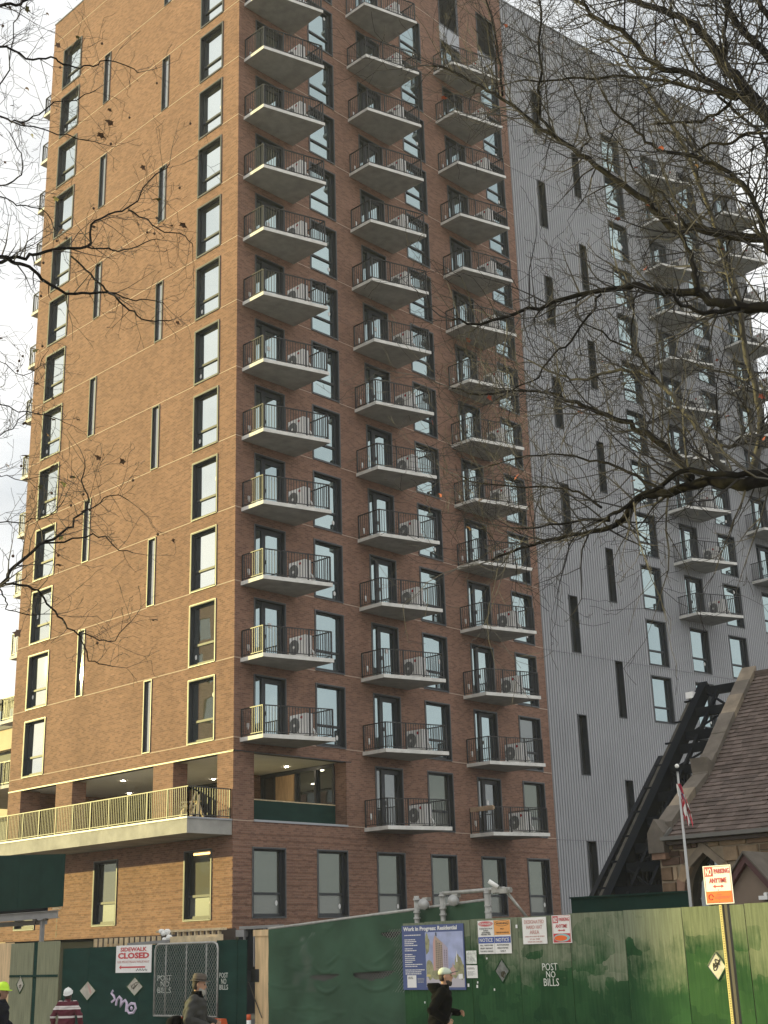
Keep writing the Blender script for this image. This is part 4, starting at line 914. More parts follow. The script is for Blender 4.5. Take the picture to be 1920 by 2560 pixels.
# ------------------------------------------------------------------ unseen house added left of the frame to shade the church and hoarding
nb = thing('added_shade_house', 'unseen brick house added on the near side of the street to shade the church', 'building', (-3, 78, 0))
HN = [(72.2 + 2.6 * i, 73.6 + 2.6 * i, 1.4 + 3.1 * k, 3.2 + 3.1 * k) for i in range(5) for k in range(9)]
MN = frame_m((-3, 0, 0), (0, 1, 0), (-1, 0, 0)); m = MB(); holed(m, 71, 85.5, 0, 30, HN)
m.quad((71, 0, 0), (71, 14, 0), (71, 14, 30), (71, 0, 30)); m.quad((85.5, 0, 0), (85.5, 14, 0), (85.5, 14, 30), (85.5, 0, 30)); m.quad((71, 14, 0), (85.5, 14, 0), (85.5, 14, 30), (71, 14, 30)); put('wall', m.mesh('wall', 'brick'), nb, MN)
m = MB(); m.box(70.9, -.15, 30, 85.6, 14.1, 30.3); put('roof', m.mesh('roof', 'roof_grey'), nb, MN)
wm = MB(); wm.box(0, .1, 0, 1.4, .16, 1.8); wmm = wm.mesh('window', 'glass_dark')
for a, c, d, e_ in HN: put('window', wmm, nb, tr(MN, a, 0, d))
# ------------------------------------------------------------------ dark green parapet boards behind the hoarding
a, c = on_x(1427, 2247, 23.0), on_x(1722, 2236, 23.0)
m = MB(); m.box(23.0, c[1], 2.2, 23.06, a[1], a[2]); m.box(22.95, c[1], a[2], 23.1, a[1], a[2] + .03)
solo('parapet_board', m, 'green_panel', 'plain dark green board wall behind hoarding, before the church', 'hoarding')

# ------------------------------------------------------------------ flagpole with limp flag
b = at(1727, 2265, 26.0); t = at(1691, 1925, 26.0); fp = thing('flagpole', 'slim grey flagpole topped with a white ball in front of the church', 'flagpole', (b[0], b[1], 0))
m = MB(); m.tube([(b[0], b[1], 0.0), (b[0], b[1], 2.5), (b[0], b[1], t[2])], [0.034, 0.031, 0.020], 12); put('pole', m.mesh('pole', 'pole_grey', True), fp, I4)
m = MB(); m.ball((b[0], b[1], t[2] + .075), 0.042, 14); put('finial', m.mesh('finial', 'white', True), fp, I4)
m = MB(); m.tube([(b[0], b[1], t[2] - .03), (b[0], b[1], t[2] + .02)], 0.040, 12); put('truck', m.mesh('truck', 'steel_black'), fp, I4)
fl = MB(); z1 = at(1700, 1958, 26.0)[2]; z0_ = at(1714, 2066, 26.0)[2]; n = 14
rgt = Vector((CR[0][0], CR[0][1], 0)).normalized(); fwd = Vector((rgt.y, -rgt.x, 0))
def flag_pt(k, f):                                              # limp cloth: k across the folds, f down the drop
    s_ = k / n; x = -0.055 + 0.05 * f + (0.05 + 0.13 * f) * s_ + 0.028 * math.sin(k * 1.9 + f * 3); y = 0.06 * math.cos(k * 1.6 + f * 2)
    off = rgt * (x + .03) + fwd * y; z = z1 - (z1 - z0_) * (f * (0.78 + 0.22 * math.sin(1.3 + k * .9)) + .05 * s_)
    return (b[0] + off.x, b[1] + off.y, z)
for k in range(n):
    for q in range(8):
        mi = 1 if (q < 3 and 3 < k < 9) else (0 if (k + q // 3) % 2 else 2)
        fl.quad(flag_pt(k, q / 8), flag_pt(k + 1, q / 8), flag_pt(k + 1, (q + 1) / 8), flag_pt(k, (q + 1) / 8), mi)
solo('flag', fl, ['flag_red', 'flag_blue', 'flag_white'], 'limp red, white and blue striped flag hanging from the flagpole', 'flag')
# ------------------------------------------------------------------ hoarding along the pavement
def yz(x, y, X): q = on_x(x, y, X); return q[1], q[2]
hoard = thing('green_hoarding', 'worn green plywood hoarding running right from the blue project board', 'hoarding', (XF, 14, 0.12))
edges = [19.43, 18.82, 17.61, 16.40, 15.19, 13.98, 12.77, 11.56, 10.35, 9.14, 7.93, 6.72]
rp = random.Random(5)
for i, (a, c) in enumerate(zip(edges[:-1], edges[1:])):
    zt = 2.545 + 0.010 * i + rp.uniform(-.006, .006); x = XF + rp.uniform(-.006, .006); m = MB()
    m.box(x, c + 0.006, 0.14, x + 0.02, a - 0.006, zt)
    put('plywood_panel', m.mesh('plywood_panel', 'hoarding_worn' if i >= 6 else 'hoarding_green'), hoard, I4)
m = MB(); m.box(XF + .03, 6.72, 2.36, XF + .12, 19.40, 2.45); m.box(XF + .03, 6.72, 0.5, XF + .12, 19.40, .59); put('rail', m.mesh('rail', 'lumber'), hoard, I4)
def diamond(parent, px, py, hw, hh, X, matname, scr, name='viewing_window', rot=None):
    y0, z0 = yz(px, py, X); s_ = abs(yz(px + hw, py, X)[0] - y0); h_ = abs(yz(px, py - hh, X)[1] - z0)
    m = MB(); m.prism([(X, y0 + s_, z0), (X, y0, z0 + h_), (X, y0 - s_, z0), (X, y0, z0 - h_)], (0.012, 0, 0)); o = put(name, m.mesh(name, matname), parent, I4)
    e = MB(); pp = [Vector((X - .003, y0 + s_, z0)), Vector((X - .003, y0, z0 + h_)), Vector((X - .003, y0 - s_, z0)), Vector((X - .003, y0, z0 - h_))]
    for a, c in zip(pp, pp[1:] + pp[:1]): e.bar(a, c, 0.016)
    put('edge', e.mesh('edge', 'hoarding_green'), o, I4)
    if scr:
        rr = random.Random(int(px)); g_ = MB()
        for q in range(scr):
            cy, cz = y0 + rr.uniform(-.3, .3) * s_, z0 + rr.uniform(-.4, .4) * h_
            path = [(X - .006, cy + math.sin(t * .8 + q) * s_ * .28 * rr.uniform(.6, 1), cz + math.cos(t * .95 + q * 2) * h_ * .26 * rr.uniform(.6, 1)) for t in range(9)]
            g_.tube(path, 0.007, 4)
        put('scribble', g_.mesh('scribble', 'scribble'), o, I4)
    return o
diamond(hoard, 1255.4, 2427, 18, 30, XF - .012, 'diamond_dark', 3)
diamond(hoard, 1792, 2416, 24, 36, XF - .012, 'diamond', 4)
def sframe(y, z, X): M = Matrix.Identity(4); M[0][0], M[1][0], M[2][0] = 0, -1, 0; M[0][1], M[1][1], M[2][1] = 0, 0, 1; M[0][2], M[1][2], M[2][2] = -1, 0, 0; M[0][3], M[1][3], M[2][3] = X, y, z; return M
def stencil(parent, lines, X, name='stencil', matname='stencil_white'):
    for s_, xa, ya, xb, yb in lines:
        a, c = yz(xa, ya, X), yz(xb, yb, X); M = sframe((a[0] + c[0]) / 2, (a[1] + c[1]) / 2, X)
        lettering(s_, parent, M, 0, 0, abs(a[0] - c[0]), abs(a[1] - c[1]), matname, 0.0, 0.0, 'stencil_lettering')
stencil(hoard, [('POST', 1355, 2408, 1394, 2426), ('NO', 1365, 2428, 1389, 2444), ('BILLS', 1359, 2446, 1398, 2465)], XF - .012)
# small torn paper scraps and staples left on the boards
m = MB()
for px, py in [(1171, 2463), (1194, 2456), (1193, 2466), (1062, 2506), (1217, 2396), (1291, 2316), (1236, 2474)]:
    y0, z0 = yz(px, py, XF - .012); q = 0.012 + rp.random() * .012; m.box(XF - .012, y0 - q, z0 - q * 1.4, XF - .008, y0 + q, z0 + q * 1.4)
put('paper_scraps', m.mesh('paper_scraps', 'white'), hoard, I4, kind='stuff')

def board(name, label, cat, tl, br, X, matname, thick=0.012, group=None, frame=False):
    a, c = yz(*tl, X), yz(*br, X); w_, h_ = abs(a[0] - c[0]), abs(a[1] - c[1]); M = sframe((a[0] + c[0]) / 2, (a[1] + c[1]) / 2, X)
    t = thing(name, label, cat, M=M, group=group)
    m = MB(); m.box(-w_ / 2, -h_ / 2, -thick, w_ / 2, h_ / 2, 0); put('panel', m.mesh('panel', matname), t, M)
    return t, M, w_, h_
def patch(t, M, x, y, w_, h_, matname, z=0.003, name='print'):
    m = MB(); m.quad((x - w_ / 2, y - h_ / 2, z), (x + w_ / 2, y - h_ / 2, z), (x + w_ / 2, y + h_ / 2, z), (x - w_ / 2, y + h_ / 2, z)); return put(name, m.mesh(name, matname), t, M)
def shape(t, M, pts, matname, z=0.004, name='print'):
    m = MB(); m.poly([(x, y, z) for x, y in pts]); return put(name, m.mesh(name, matname), t, M)
def outline(t, M, w_, h_, th, matname, z=0.003):
    m = MB()
    for a in ((-w_ / 2, -h_ / 2, w_ / 2, -h_ / 2 + th), (-w_ / 2, h_ / 2 - th, w_ / 2, h_ / 2), (-w_ / 2, -h_ / 2 + th, -w_ / 2 + th, h_ / 2 - th), (w_ / 2 - th, -h_ / 2 + th, w_ / 2, h_ / 2 - th)): m.quad((a[0], a[1], z), (a[2], a[1], z), (a[2], a[3], z), (a[0], a[3], z))
    put('border', m.mesh('border', matname), t, M)
def arrow(t, M, x, y, w_, h_, matname, left=True, right=True, z=0.004):
    q = h_ / 2; k = h_ * 0.9; l_ = -w_ / 2; r_ = w_ / 2; s_ = h_ * .17
    pts = [(l_ + (k if left else 0), s_), (l_ + (k if left else 0), q), (l_, 0), (l_ + (k if left else 0), -q), (l_ + (k if left else 0), -s_)] if left else [(l_, s_), (l_, -s_)]
    pts += [(r_ - k, -s_), (r_ - k, -q), (r_, 0), (r_ - k, q), (r_ - k, s_)] if right else [(r_, -s_), (r_, s_)]
    shape(t, M, [(x + a, y + c) for a, c in pts], matname, z, 'arrow')
def smalltext(t, M, x, y, w_, n, pitch, matname, z=0.005, th=0.45):
    """rows of print too small to read in the photograph"""
    m = MB(); r_ = random.Random(int((x + y) * 1e4) & 0xffff)
    for i in range(n):
        xx = x; ww = w_ * r_.uniform(.6, 1.0)
        while xx < x + ww - .01:
            l_ = r_.uniform(.015, .05); m.quad((xx, y - i * pitch, z), (min(xx + l_, x + ww), y - i * pitch, z), (min(xx + l_, x + ww), y - i * pitch + pitch * th, z), (xx, y - i * pitch + pitch * th, z)); xx += l_ + .008
    put('small_print', m.mesh('small_print', matname), t, M, kind='stuff')

# project board with its picture of the tower
t, M, w_, h_ = board('project_board', 'blue project information board headed Work in Progress: Residential, with tower picture', 'sign', (1003.9, 2315), (1165.4, 2474.7), XF - .03, 'poster_blue')
pxl, pxr = -w_ * 0.115, w_ * 0.485; pb, pt_ = -h_ * .46, h_ * .385
def pic(u, v): return (pxl + (pxr - pxl) * u, pb + (pt_ - pb) * v)
patch(t, M, 0, h_ * .44, w_ * .99, h_ * .11, 'sign_grey' if False else 'poster_blue', .002)
shape(t, M, [pic(0, 0.10), pic(1, 0.10), pic(1, 1), pic(0, 1)], 'poster_sky', .003)
shape(t, M, [pic(0, .0), pic(1, .0), pic(1, .17), pic(.55, .22), pic(0, .17)], 'poster_road', .0035)
rr = random.Random(8)
for cx, cy, rx, ry in [(.10, .32, .13, .20), (.05, .78, .07, .20), (.28, .22, .16, .10), (.62, .25, .14, .09), (.86, .38, .12, .22), (.74, .27, .12, .12), (.95, .28, .08, .16)]:
    shape(t, M, [pic(max(0, min(1, cx + rx * math.cos(a * .42) * rr.uniform(.7, 1.1))), max(.12, min(1, cy + ry * math.sin(a * .42) * rr.uniform(.7, 1.1)))) for a in range(15)], 'poster_tree', .0037 + .00012 * int(cx * 10))
shape(t, M, [pic(.20, .30), pic(.46, .30), pic(.46, .80), pic(.26, .94), pic(.21, .82)], 'poster_tan', .005)
shape(t, M, [pic(.20, .30), pic(.255, .30), pic(.27, .93), pic(.21, .82)], 'poster_pink', .0055)
shape(t, M, [pic(.46, .30), pic(.60, .30), pic(.60, .70), pic(.46, .82)], 'poster_mauve', .005)
shape(t, M, [pic(.285, .93), pic(.315, .92), pic(.31, .99), pic(.28, .99)], 'sign_black', .0055)
mb_ = MB()
for i in range(16):
    for j in range(4):
        u, v = .285 + j * .045, .35 + i * .034 - j * .006
        if v > .84 - j * .025: continue
        q = [pic(u, v), pic(u + .026, v - .006), pic(u + .026, v + .010), pic(u, v + .016)]; mb_.poly([(x, y, .0062) for x, y in q])
    if i < 11:
        for j in range(2):
            u, v = .50 + j * .05, .34 + i * .031; q = [pic(u, v), pic(u + .02, v), pic(u + .02, v + .014), pic(u, v + .014)]; mb_.poly([(x, y, .0062) for x, y in q])
put('printed_windows', mb_.mesh('printed_windows', 'sign_black'), t, M, kind='stuff')
shape(t, M, [pic(.62, .22), pic(.78, .22), pic(.78, .32), pic(.74, .36), pic(.72, .45), pic(.70, .36), pic(.66, .33)], 'poster_pink', .005)
shape(t, M, [pic(.80, .45), pic(.84, .45), pic(.825, .66)], 'sign_white', .005)
shape(t, M, [pic(.0, .19), pic(.12, .19), pic(.12, .225), pic(.03, .235)], 'strip_yellow', .006)
shape(t, M, [pic(.85, .15), pic(.96, .15), pic(.96, .235), pic(.85, .235)], 'sign_white', .006)
lettering('Work in Progress: Residential', t, M, -w_ * .035, h_ * .435, w_ * .87, h_ * .085, 'white', .007, 0.0028, 'heading')
for x, y, n, wd in [(-.455, .34, 1, .28), (-.455, .27, 4, .22), (-.455, .13, 2, .20), (-.455, .04, 5, .19), (-.455, -.115, 2, .31), (-.455, -.20, 3, .32)]: smalltext(t, M, w_ * x, h_ * y, w_ * wd, n, h_ * .030, 'sign_white')
patch(t, M, -w_ * .355, -h_ * .37, w_ * .15, h_ * .19, 'sign_white', .004, 'permit'); smalltext(t, M, -w_ * .415, -h_ * .31, w_ * .11, 2, h_ * .022, 'sign_black', .0055); smalltext(t, M, -w_ * .26, -h_ * .33, w_ * .11, 4, h_ * .02, 'sign_grey')
for i, (tl, br) in enumerate([((1165, 2377), (1192, 2409.5)), ((1166, 2413.5), (1194.5, 2445))]):
    t, M, w_, h_ = board('permit_notice', ['faded grey paper permit, upper of two beside project board', 'white paper permit, lower of two beside project board'][i], 'notice', tl, br, XF - .016, ['stencil_white', 'sign_white'][i], 0.004, 'paper permits beside the project board')
    smalltext(t, M, -w_ * .4, h_ * .28, w_ * .7, 2, h_ * .08, 'sign_black' if i else 'sign_grey'); smalltext(t, M, -w_ * .4, -h_ * .02, w_ * .75, 4, h_ * .09, 'sign_grey')
# four-in-one safety board
t, M, w_, h_ = board('safety_sign', 'white four-part safety sign reading DANGER, WARNING, NOTICE and NOTICE', 'sign', (1193.6, 2302.5), (1279.5, 2383.2), XF - .03, 'sign_white')
qx = w_ * .25
patch(t, M, qx, h_ * .275, w_ * .49, h_ * .44, 'sign_pale_orange')
def ell(cx, cy, rx, ry): return [(cx + rx * math.cos(a * math.pi / 14), cy + ry * math.sin(a * math.pi / 14)) for a in range(28)]
patch(t, M, -qx, h_ * .40, w_ * .47, h_ * .18, 'sign_white', .0035)
shape(t, M, ell(-qx, h_ * .40, w_ * .225, h_ * .085), 'sign_red', .004); shape(t, M, ell(-qx, h_ * .40, w_ * .205, h_ * .070), 'sign_white', .0045); shape(t, M, ell(-qx, h_ * .40, w_ * .195, h_ * .062), 'sign_red', .005)
shape(t, M, ell(qx, h_ * .40, w_ * .225, h_ * .085), 'sign_black', .004); shape(t, M, ell(qx, h_ * .40, w_ * .215, h_ * .074), 'sign_pale_orange', .0045)
lettering('DANGER', t, M, -qx, h_ * .40, w_ * .34, h_ * .06, 'white', .007, .001); lettering('WARNING', t, M, qx, h_ * .40, w_ * .36, h_ * .06, 'sign_black', .007, .0005)
for s_, x, y, ww in [('CONSTRUCTION', -qx, .255, .40), ('AREA', -qx, .195, .16), ('AUTHORIZED', -qx, .135, .26), ('PERSONNEL ONLY', -qx, .08, .30), ('NO', qx, .235, .10), ('TRESPASSING', qx, .125, .40), ('ALL VISITORS', -qx, -.245, .40), ('MUST REPORT', -qx, -.335, .38), ('TO SITE OFFICE', -qx, -.425, .40), ('AUTHORIZED', qx, -.245, .36), ('PERSONNEL', qx, -.335, .33), ('ONLY', qx, -.425, .16)]:
    lettering(s_, t, M, x, h_ * y, w_ * ww, h_ * .042, 'sign_black' if x < 0 or y < 0 else 'eave_brown', .006)
for x in (-qx, qx): patch(t, M, x, -h_ * .09, w_ * .485, h_ * .19, 'sign_blue', .004); lettering('NOTICE', t, M, x, -h_ * .09, w_ * .40, h_ * .11, 'white', .007, .0008)
patch(t, M, 0, 0, .006, h_, 'sign_grey', .0055, 'joint')
t, M, w_, h_ = board('hard_hat_sign', 'white sign with red lettering DESIGNATED HARD HAT AREA', 'sign', (1304.5, 2294.5), (1368.4, 2359), XF - .03, 'sign_white')
for s_, y, ww, hh in [('DESIGNATED', .33, .82, .14), ('HARD HAT', .13, .66, .14), ('AREA', -.06, .40, .14)]: lettering(s_, t, M, 0, h_ * y, w_ * ww, h_ * hh, 'sign_pale_red', .005, .0006)
for s_, y, ww in [('HARD HATS MUST BE WORN', -.22, .80), ('AT ALL TIMES', -.32, .42), ('WHEN ON THIS SITE', -.42, .60)]: lettering(s_, t, M, 0, h_ * y, w_ * ww, h_ * .05, 'sign_pale_red', .005)
def no_parking(t, M, w_, h_, art):
    outline(t, M, w_ * .93, h_ * .95, .006, 'sign_red')
    patch(t, M, -w_ * .30, h_ * .34, w_ * .28, h_ * .24, 'sign_red', .004); lettering('NO', t, M, -w_ * .30, h_ * .34, w_ * .22, h_ * .19, 'white', .007, .003)
    lettering('PARKING', t, M, w_ * .16, h_ * .35, w_ * .54, h_ * .13, 'sign_red', .005, .0012); lettering('ANYTIME', t, M, 0, h_ * .11, w_ * .62, h_ * .13, 'sign_red', .005, .0012)
    arrow(t, M, 0, -h_ * .045, w_ * .40, h_ * .09, 'sign_red')
    if art: patch(t, M, 0, -h_ * .31, w_ * .88, h_ * .31, 'sign_red', .004); shape(t, M, ell(0, -h_ * .31, w_ * .43, h_ * .14), 'sign_cyan', .005); shape(t, M, [(x, y) for x, y in ell(-w_ * .06, -h_ * .32, w_ * .34, h_ * .10)], 'sign_orange', .006)
    else:
        patch(t, M, 0, -h_ * .315, w_ * .90, h_ * .29, 'sign_orange', .004)
        ri = MB(); ri.tube([(-w_ * .30 + w_ * .08 * math.cos(a * math.pi / 8), -h_ * .315 + w_ * .08 * math.sin(a * math.pi / 8), .006) for a in range(15)], .006, 4); put('emblem', ri.mesh('emblem', 'sign_red'), t, M)
        smalltext(t, M, -w_ * .08, -h_ * .27, w_ * .30, 1, h_ * .035, 'sign_red', .006); smalltext(t, M, -w_ * .16, -h_ * .325, w_ * .58, 2, h_ * .035, 'sign_red', .006)
t, M, w_, h_ = board('parking_sign', 'small NO PARKING ANYTIME sign with cyan swirl, fixed on the green hoarding', 'sign', (1378.3, 2289), (1430, 2357), XF - .03, 'sign_white', group='NO PARKING ANYTIME signs'); no_parking(t, M, w_, h_, True)
# parking sign on its own post by the kerb
XPP = 17.2
t, M, w_, h_ = board('parking_sign', 'large NO PARKING ANYTIME sign with orange lower panel on a street post', 'sign', (1756, 2166), (1836, 2258), XPP, 'sign_white', .004, 'NO PARKING ANYTIME signs'); no_parking(t, M, w_, h_, False)
yb, _ = yz(1836, 2300, XPP); yb, zb_ = yz(1810.5, 2300, XPP)
post = thing('sign_post', 'dark steel street sign post with yellow perforated strip', 'sign post', (XPP + .06, yb, 0.12))
m = MB(); m.box(XPP + .02, yb - .055, 0.12, XPP + .09, yb + .015, on_x(1800, 2200, XPP)[2]); put('post', m.mesh('post', 'post_brown'), post, I4)
m = MB(); m.box(XPP + .0, yb + .02, 0.4, XPP + .06, yb + .06, on_x(1800, 2262, XPP)[2]); so = put('strip', m.mesh('strip', 'strip_yellow'), post, I4)
m = MB()
for i in range(70): m.box(XPP - .004, yb + .034, .45 + i * .033, XPP + .0, yb + .046, .462 + i * .033)
put('holes', m.mesh('holes', 'post_brown'), so, I4, kind='stuff')

# ------------------------------------------------------------------ mesh-covered gate between the two hoardings
XM = XF + 0.28
gate = thing('site_gate', 'tall chain link site gate covered in torn green debris netting', 'gate', (XM, 20.5, 0.12))
ya, yb_ = 23.90, 17.3; za, zb_ = 2.57, 2.93
gy0, gz0 = yz(820, 2437, XM); gy1, gz1 = yz(943, 2430, XM); gy2, gz2 = yz(985, 2331, XM)
SL = [(gy0, gz0, 0.54, 0.125), (gy1, gz1, 0.66, 0.165), (gy2, gz2, 0.34, 0.10)]
def slit_in(y, z):
    for cy, cz, a, b_ in SL:
        t_ = (y - cy) / a
        if abs(t_) < 1:
            sag = -0.06 * (1 - t_ * t_) + 0.03 * t_ * (-1)
            top = cz + 0.02 - .02 * t_; bot = cz + sag * b_ / .06 * .9
            if bot < z < top: return True
    return False
rr = random.Random(4)
FOLD = [(rr.uniform(17.6, 23.5), rr.uniform(0.5, 2.7), rr.uniform(.25, .7), rr.uniform(-.25, .25), rr.uniform(.03, .10), rr.uniform(.004, .014)) for _ in range(40)]
for cy, cz, a, b_ in SL[:2]: FOLD += [(cy, cz - .14, a * .9, 0, .22, .034), (cy + .1, cz + .20, a * .7, .1, .16, .028), (cy - .2, cz + .33, a * .5, -.5, .05, .022)]
def disp(y, z):
    d = 0.006 * math.sin(y * 9 + z * 3) * math.sin(z * 7 - y * 2) + 0.02 * math.sin(y * 2.1 + 1)
    for cy, cz, a, tl_, sg, am in FOLD:
        t_ = (y - cy) / a
        if abs(t_) < 1: c_ = cz + tl_ * (y - cy) - sg * (1 - t_ * t_); q = (z - c_) / .026; d += am * (1 - t_ * t_) * math.exp(-q * q) if abs(q) < 3 else 0
    return d
nY, nZ = 150, 70; mb_ = MB(); vid = {}
def vv(i, j):
    if (i, j) not in vid:
        y = ya + (yb_ - ya) * i / nY; ztop = za + (zb_ - za) * i / nY - .02; z = 0.2 + (ztop - .2) * j / nZ
        vid[(i, j)] = len(mb_.v); mb_.v.append((XM - 0.04 - disp(y, z) * 1.15, y, z))
    return vid[(i, j)]
for i in range(nY):
    for j in range(nZ):
        y = ya + (yb_ - ya) * (i + .5) / nY; z = .2 + (za + (zb_ - za) * (i + .5) / nY - .22) * (j + .5) / nZ
        if slit_in(y, z): continue
        mb_.f.append((vv(i, j), vv(i + 1, j), vv(i + 1, j + 1), vv(i, j + 1))); mb_.m.append(0)
put('netting', mb_.mesh('netting', 'tarp', True), gate, I4)
m = MB(); step = .075
for s_ in (1, -1):
    y = 18.9 - (1.3 if s_ > 0 else 0)
    while y < ya - .2 - (1.3 if s_ > 0 else 0) + (0 if s_ > 0 else -0) + (0 if s_ > 0 else 0):
        pts = []
        for z in (1.2, 2.45): pts.append((XM - .015 + .004 * s_, y + s_ * (z - 1.2), z))
        y += step; m.tube(pts, .0038, 3, cap=False)
put('chain_mesh', m.mesh('chain_mesh', 'galvanised'), gate, I4, kind='stuff')
m = MB(); m.quad((XM + .35, ya + .3, .2), (XM + .35, yb_, .2), (XM + .35, yb_, 2.5), (XM + .35, ya + .3, 2.5)); put('backing', m.mesh('backing', 'void_black'), gate, I4)  # black sheet stands in for the darkness behind the slits
m = MB(); m.tube([(XM, ya + .05, za), (XM, yb_, zb_)], .035, 8); put('top_pipe', m.mesh('top_pipe', 'galvanised', True), gate, I4)
for px, tp, bt in [(1041, 2240, .12), (1105.5, 2230, .12), (1218, 2222, .12)]:
    y, z = yz(px, tp, XM - .16); m = MB(); m.tube([(XM - .16, y, bt), (XM - .16, y, z)], .055 if px < 1200 else .068, 10); put('post', m.mesh('post', 'galvanised', True), gate, I4)
    m = MB()
    for dz in (.05, .30, .42): m.tube([(XM - .16, y, z - dz), (XM - .16, y, z - dz - .035)], .075, 10)
    put('clamp', m.mesh('clamp', 'pole_grey'), gate, I4)
y1, z1 = yz(1105.5, 2234, XM - .16); y2, z2 = yz(1262, 2224, XM - .16)
m = MB(); m.tube([(XM - .16, y1, z1), (XM - .16, y2, z2 + .02)], .04, 8); put('top_bar', m.mesh('top_bar', 'galvanised', True), gate, I4)
y3, z3 = yz(1317, 2293, XM + .1); m = MB(); m.tube([(XM - .16, y2, z2), (XM + .1, y3, z3)], .028, 8); put('brace', m.mesh('brace', 'galvanised', True), gate, I4)
y3, z3 = yz(1207, 2300, XM); m = MB(); m.tube([(XM, y3 + .03, 1.0), (XM, y3 + .03, zb_)], .035, 8); put('end_pipe', m.mesh('end_pipe', 'galvanised', True), gate, I4)
for i, (px, py) in enumerate([(1057, 2263), (1131, 2254)]):
    y, z = yz(px, py, XM - .2); t = thing('site_lamp', ['round site lamp clamped to the left gate post', 'round site lamp with bracket clamped to middle gate post'][i], 'lamp', (XM - .2, y, z), 'round site lamps clamped to the gate posts')
    m = MB(); m.tube([(XM - .12, y + .10, z), (XM - .16, y - .02, z + .01), (XM - .30, y - .10, z + .02)], [.06, .095, .11], 12); put('housing', m.mesh('housing', 'pole_grey', True), t, I4)
    m = MB(); m.tube([(XM - .12, y + .02, z - .09), (XM - .12, y + .05, z + .10)], .022, 6); m.box(XM - .24, y - .16, z + .08, XM - .12, y - .02, z + .15); put('bracket', m.mesh('bracket', 'galvanised'), t, I4)
y, z = yz(1248, 2226, XM - .2); t = thing('security_camera', 'white bullet security camera on clamps at the gate top bar end', 'camera', (XM - .2, y, z))
m = MB(); m.tube([(XM - .26, y - .02, z + .06), (XM - .36, y + .12, z + .18)], .042, 10); put('casing', m.mesh('casing', 'white', True), t, I4)
m = MB(); m.box(XM - .26, y - .22, z - .06, XM - .14, y - .04, z + .03); m.tube([(XM - .16, y + .18, z + .0), (XM - .16, y - .26, z + .0)], .055, 8); m.box(XM - .25, y - .05, z - .04, XM - .18, y + .16, z + .07); put('bracket', m.mesh('bracket', 'galvanised'), t, I4)

# ------------------------------------------------------------------ left hoarding
lh = thing('dark_green_hoarding', 'dark green and raw plywood hoarding on the left below the sunlit facade', 'hoarding', (XF, 29, 0.12))
def panel(y0, y1, zt, matname, dx=0.0, label=None):
    m = MB(); m.box(XF + dx, y1 + .004, 0.14, XF + dx + .02, y0 - .004, zt); o = put('plywood_panel', m.mesh('plywood_panel', matname), lh, I4)
    if label: o['label'] = label
    return o
panel(38.4, 37.2, 2.52, 'raw_ply', .1); panel(37.2, 35.98, 2.53, 'raw_ply', .1); panel(35.98, 34.74, 2.52, 'raw_ply', .1, 'raw unpainted plywood sheet')
panel(34.72, 33.52, 2.49, 'hoarding_pale', 0, 'washed-out grey green sheet'); panel(33.32, 32.22, 2.51, 'hoarding_pale', 0, 'washed-out grey green sheet'); panel(33.52, 33.32, 2.50, 'green_board', .012)  # narrow dark green sheet stands in for a post's shadow
panel(32.20, 30.95, 2.30, 'green_board', .10); panel(30.95, 29.74, 2.31, 'green_board', .10); panel(29.72, 28.6, 2.31, 'green_board', .03); panel(28.6, 27.4, 2.32, 'green_board', .03); panel(27.4, 26.2, 2.33, 'green_board', .035); panel(26.2, 25.52, 2.33, 'green_board', .03)
panel(25.50, 24.75, 2.36, 'green_board', 0); panel(24.75, 24.42, 2.35, 'green_board', .015)
m = MB(); m.box(XF + .25, 23.92, .14, XF + .29, 24.40, 2.42); m.box(XF + .22, 23.90, 2.42, XF + .30, 24.44, 2.56); put('plywood_panel', m.mesh('plywood_panel', 'raw_ply'), lh, I4, label='narrow raw plywood strip beside the gate')
a, c = yz(627, 2423, XF + .24), yz(647, 2455, XF + .24); m = MB(); m.box(XF + .235, c[0], c[1], XF + .25, a[0], a[1]); put('hatch', m.mesh('hatch', 'sign_black'), lh, I4)
a, c = yz(621, 2455, XF + .2), yz(655, 2545, XF + .2); m = MB(); m.bar((XF + .2, a[0], a[1]), (XF + .2, c[0], c[1]), .018); put('tie_bar', m.mesh('tie_bar', 'post_brown'), lh, I4)
m = MB(); m.bar((XF - .005, 34.7, 1.62), (XF - .005, 32.25, 1.62), .03, .06); put('shadow_band', m.mesh('shadow_band', 'green_board'), lh, I4)  # dark bar painted as a shadow band across the pale sheets
diamond(lh, 50.6, 2461.7, 9.5, 22, XF - .014, 'diamond', 1); diamond(lh, 219, 2477, 21, 25, XF + .086, 'diamond', 0); diamond(lh, 337, 2466.5, 20.5, 24, XF + .016, 'diamond', 3)
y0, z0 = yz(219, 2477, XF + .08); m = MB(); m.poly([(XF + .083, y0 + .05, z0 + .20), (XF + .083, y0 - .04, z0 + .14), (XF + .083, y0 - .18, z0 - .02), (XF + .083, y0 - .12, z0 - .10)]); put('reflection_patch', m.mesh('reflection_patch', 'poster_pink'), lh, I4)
k3 = lambda u, v: (260 + u * .26522, 2260 + v * .26522)
stencil(lh, [('POST', *k3(1088, 648), *k3(1168, 695)), ('NO', *k3(1105, 702), *k3(1152, 754)), ('BILLS', *k3(1088, 760), *k3(1168, 808))], XF - .004)
stencil(lh, [('POST', *k3(505, 672), *k3(635, 722)), ('NO', *k3(535, 728), *k3(615, 778)), ('BILLS', *k3(505, 786), *k3(630, 840))], XF + .026)
k2 = lambda u, v: (u * .24111, 2100 + v * .24111)
gm = MB()
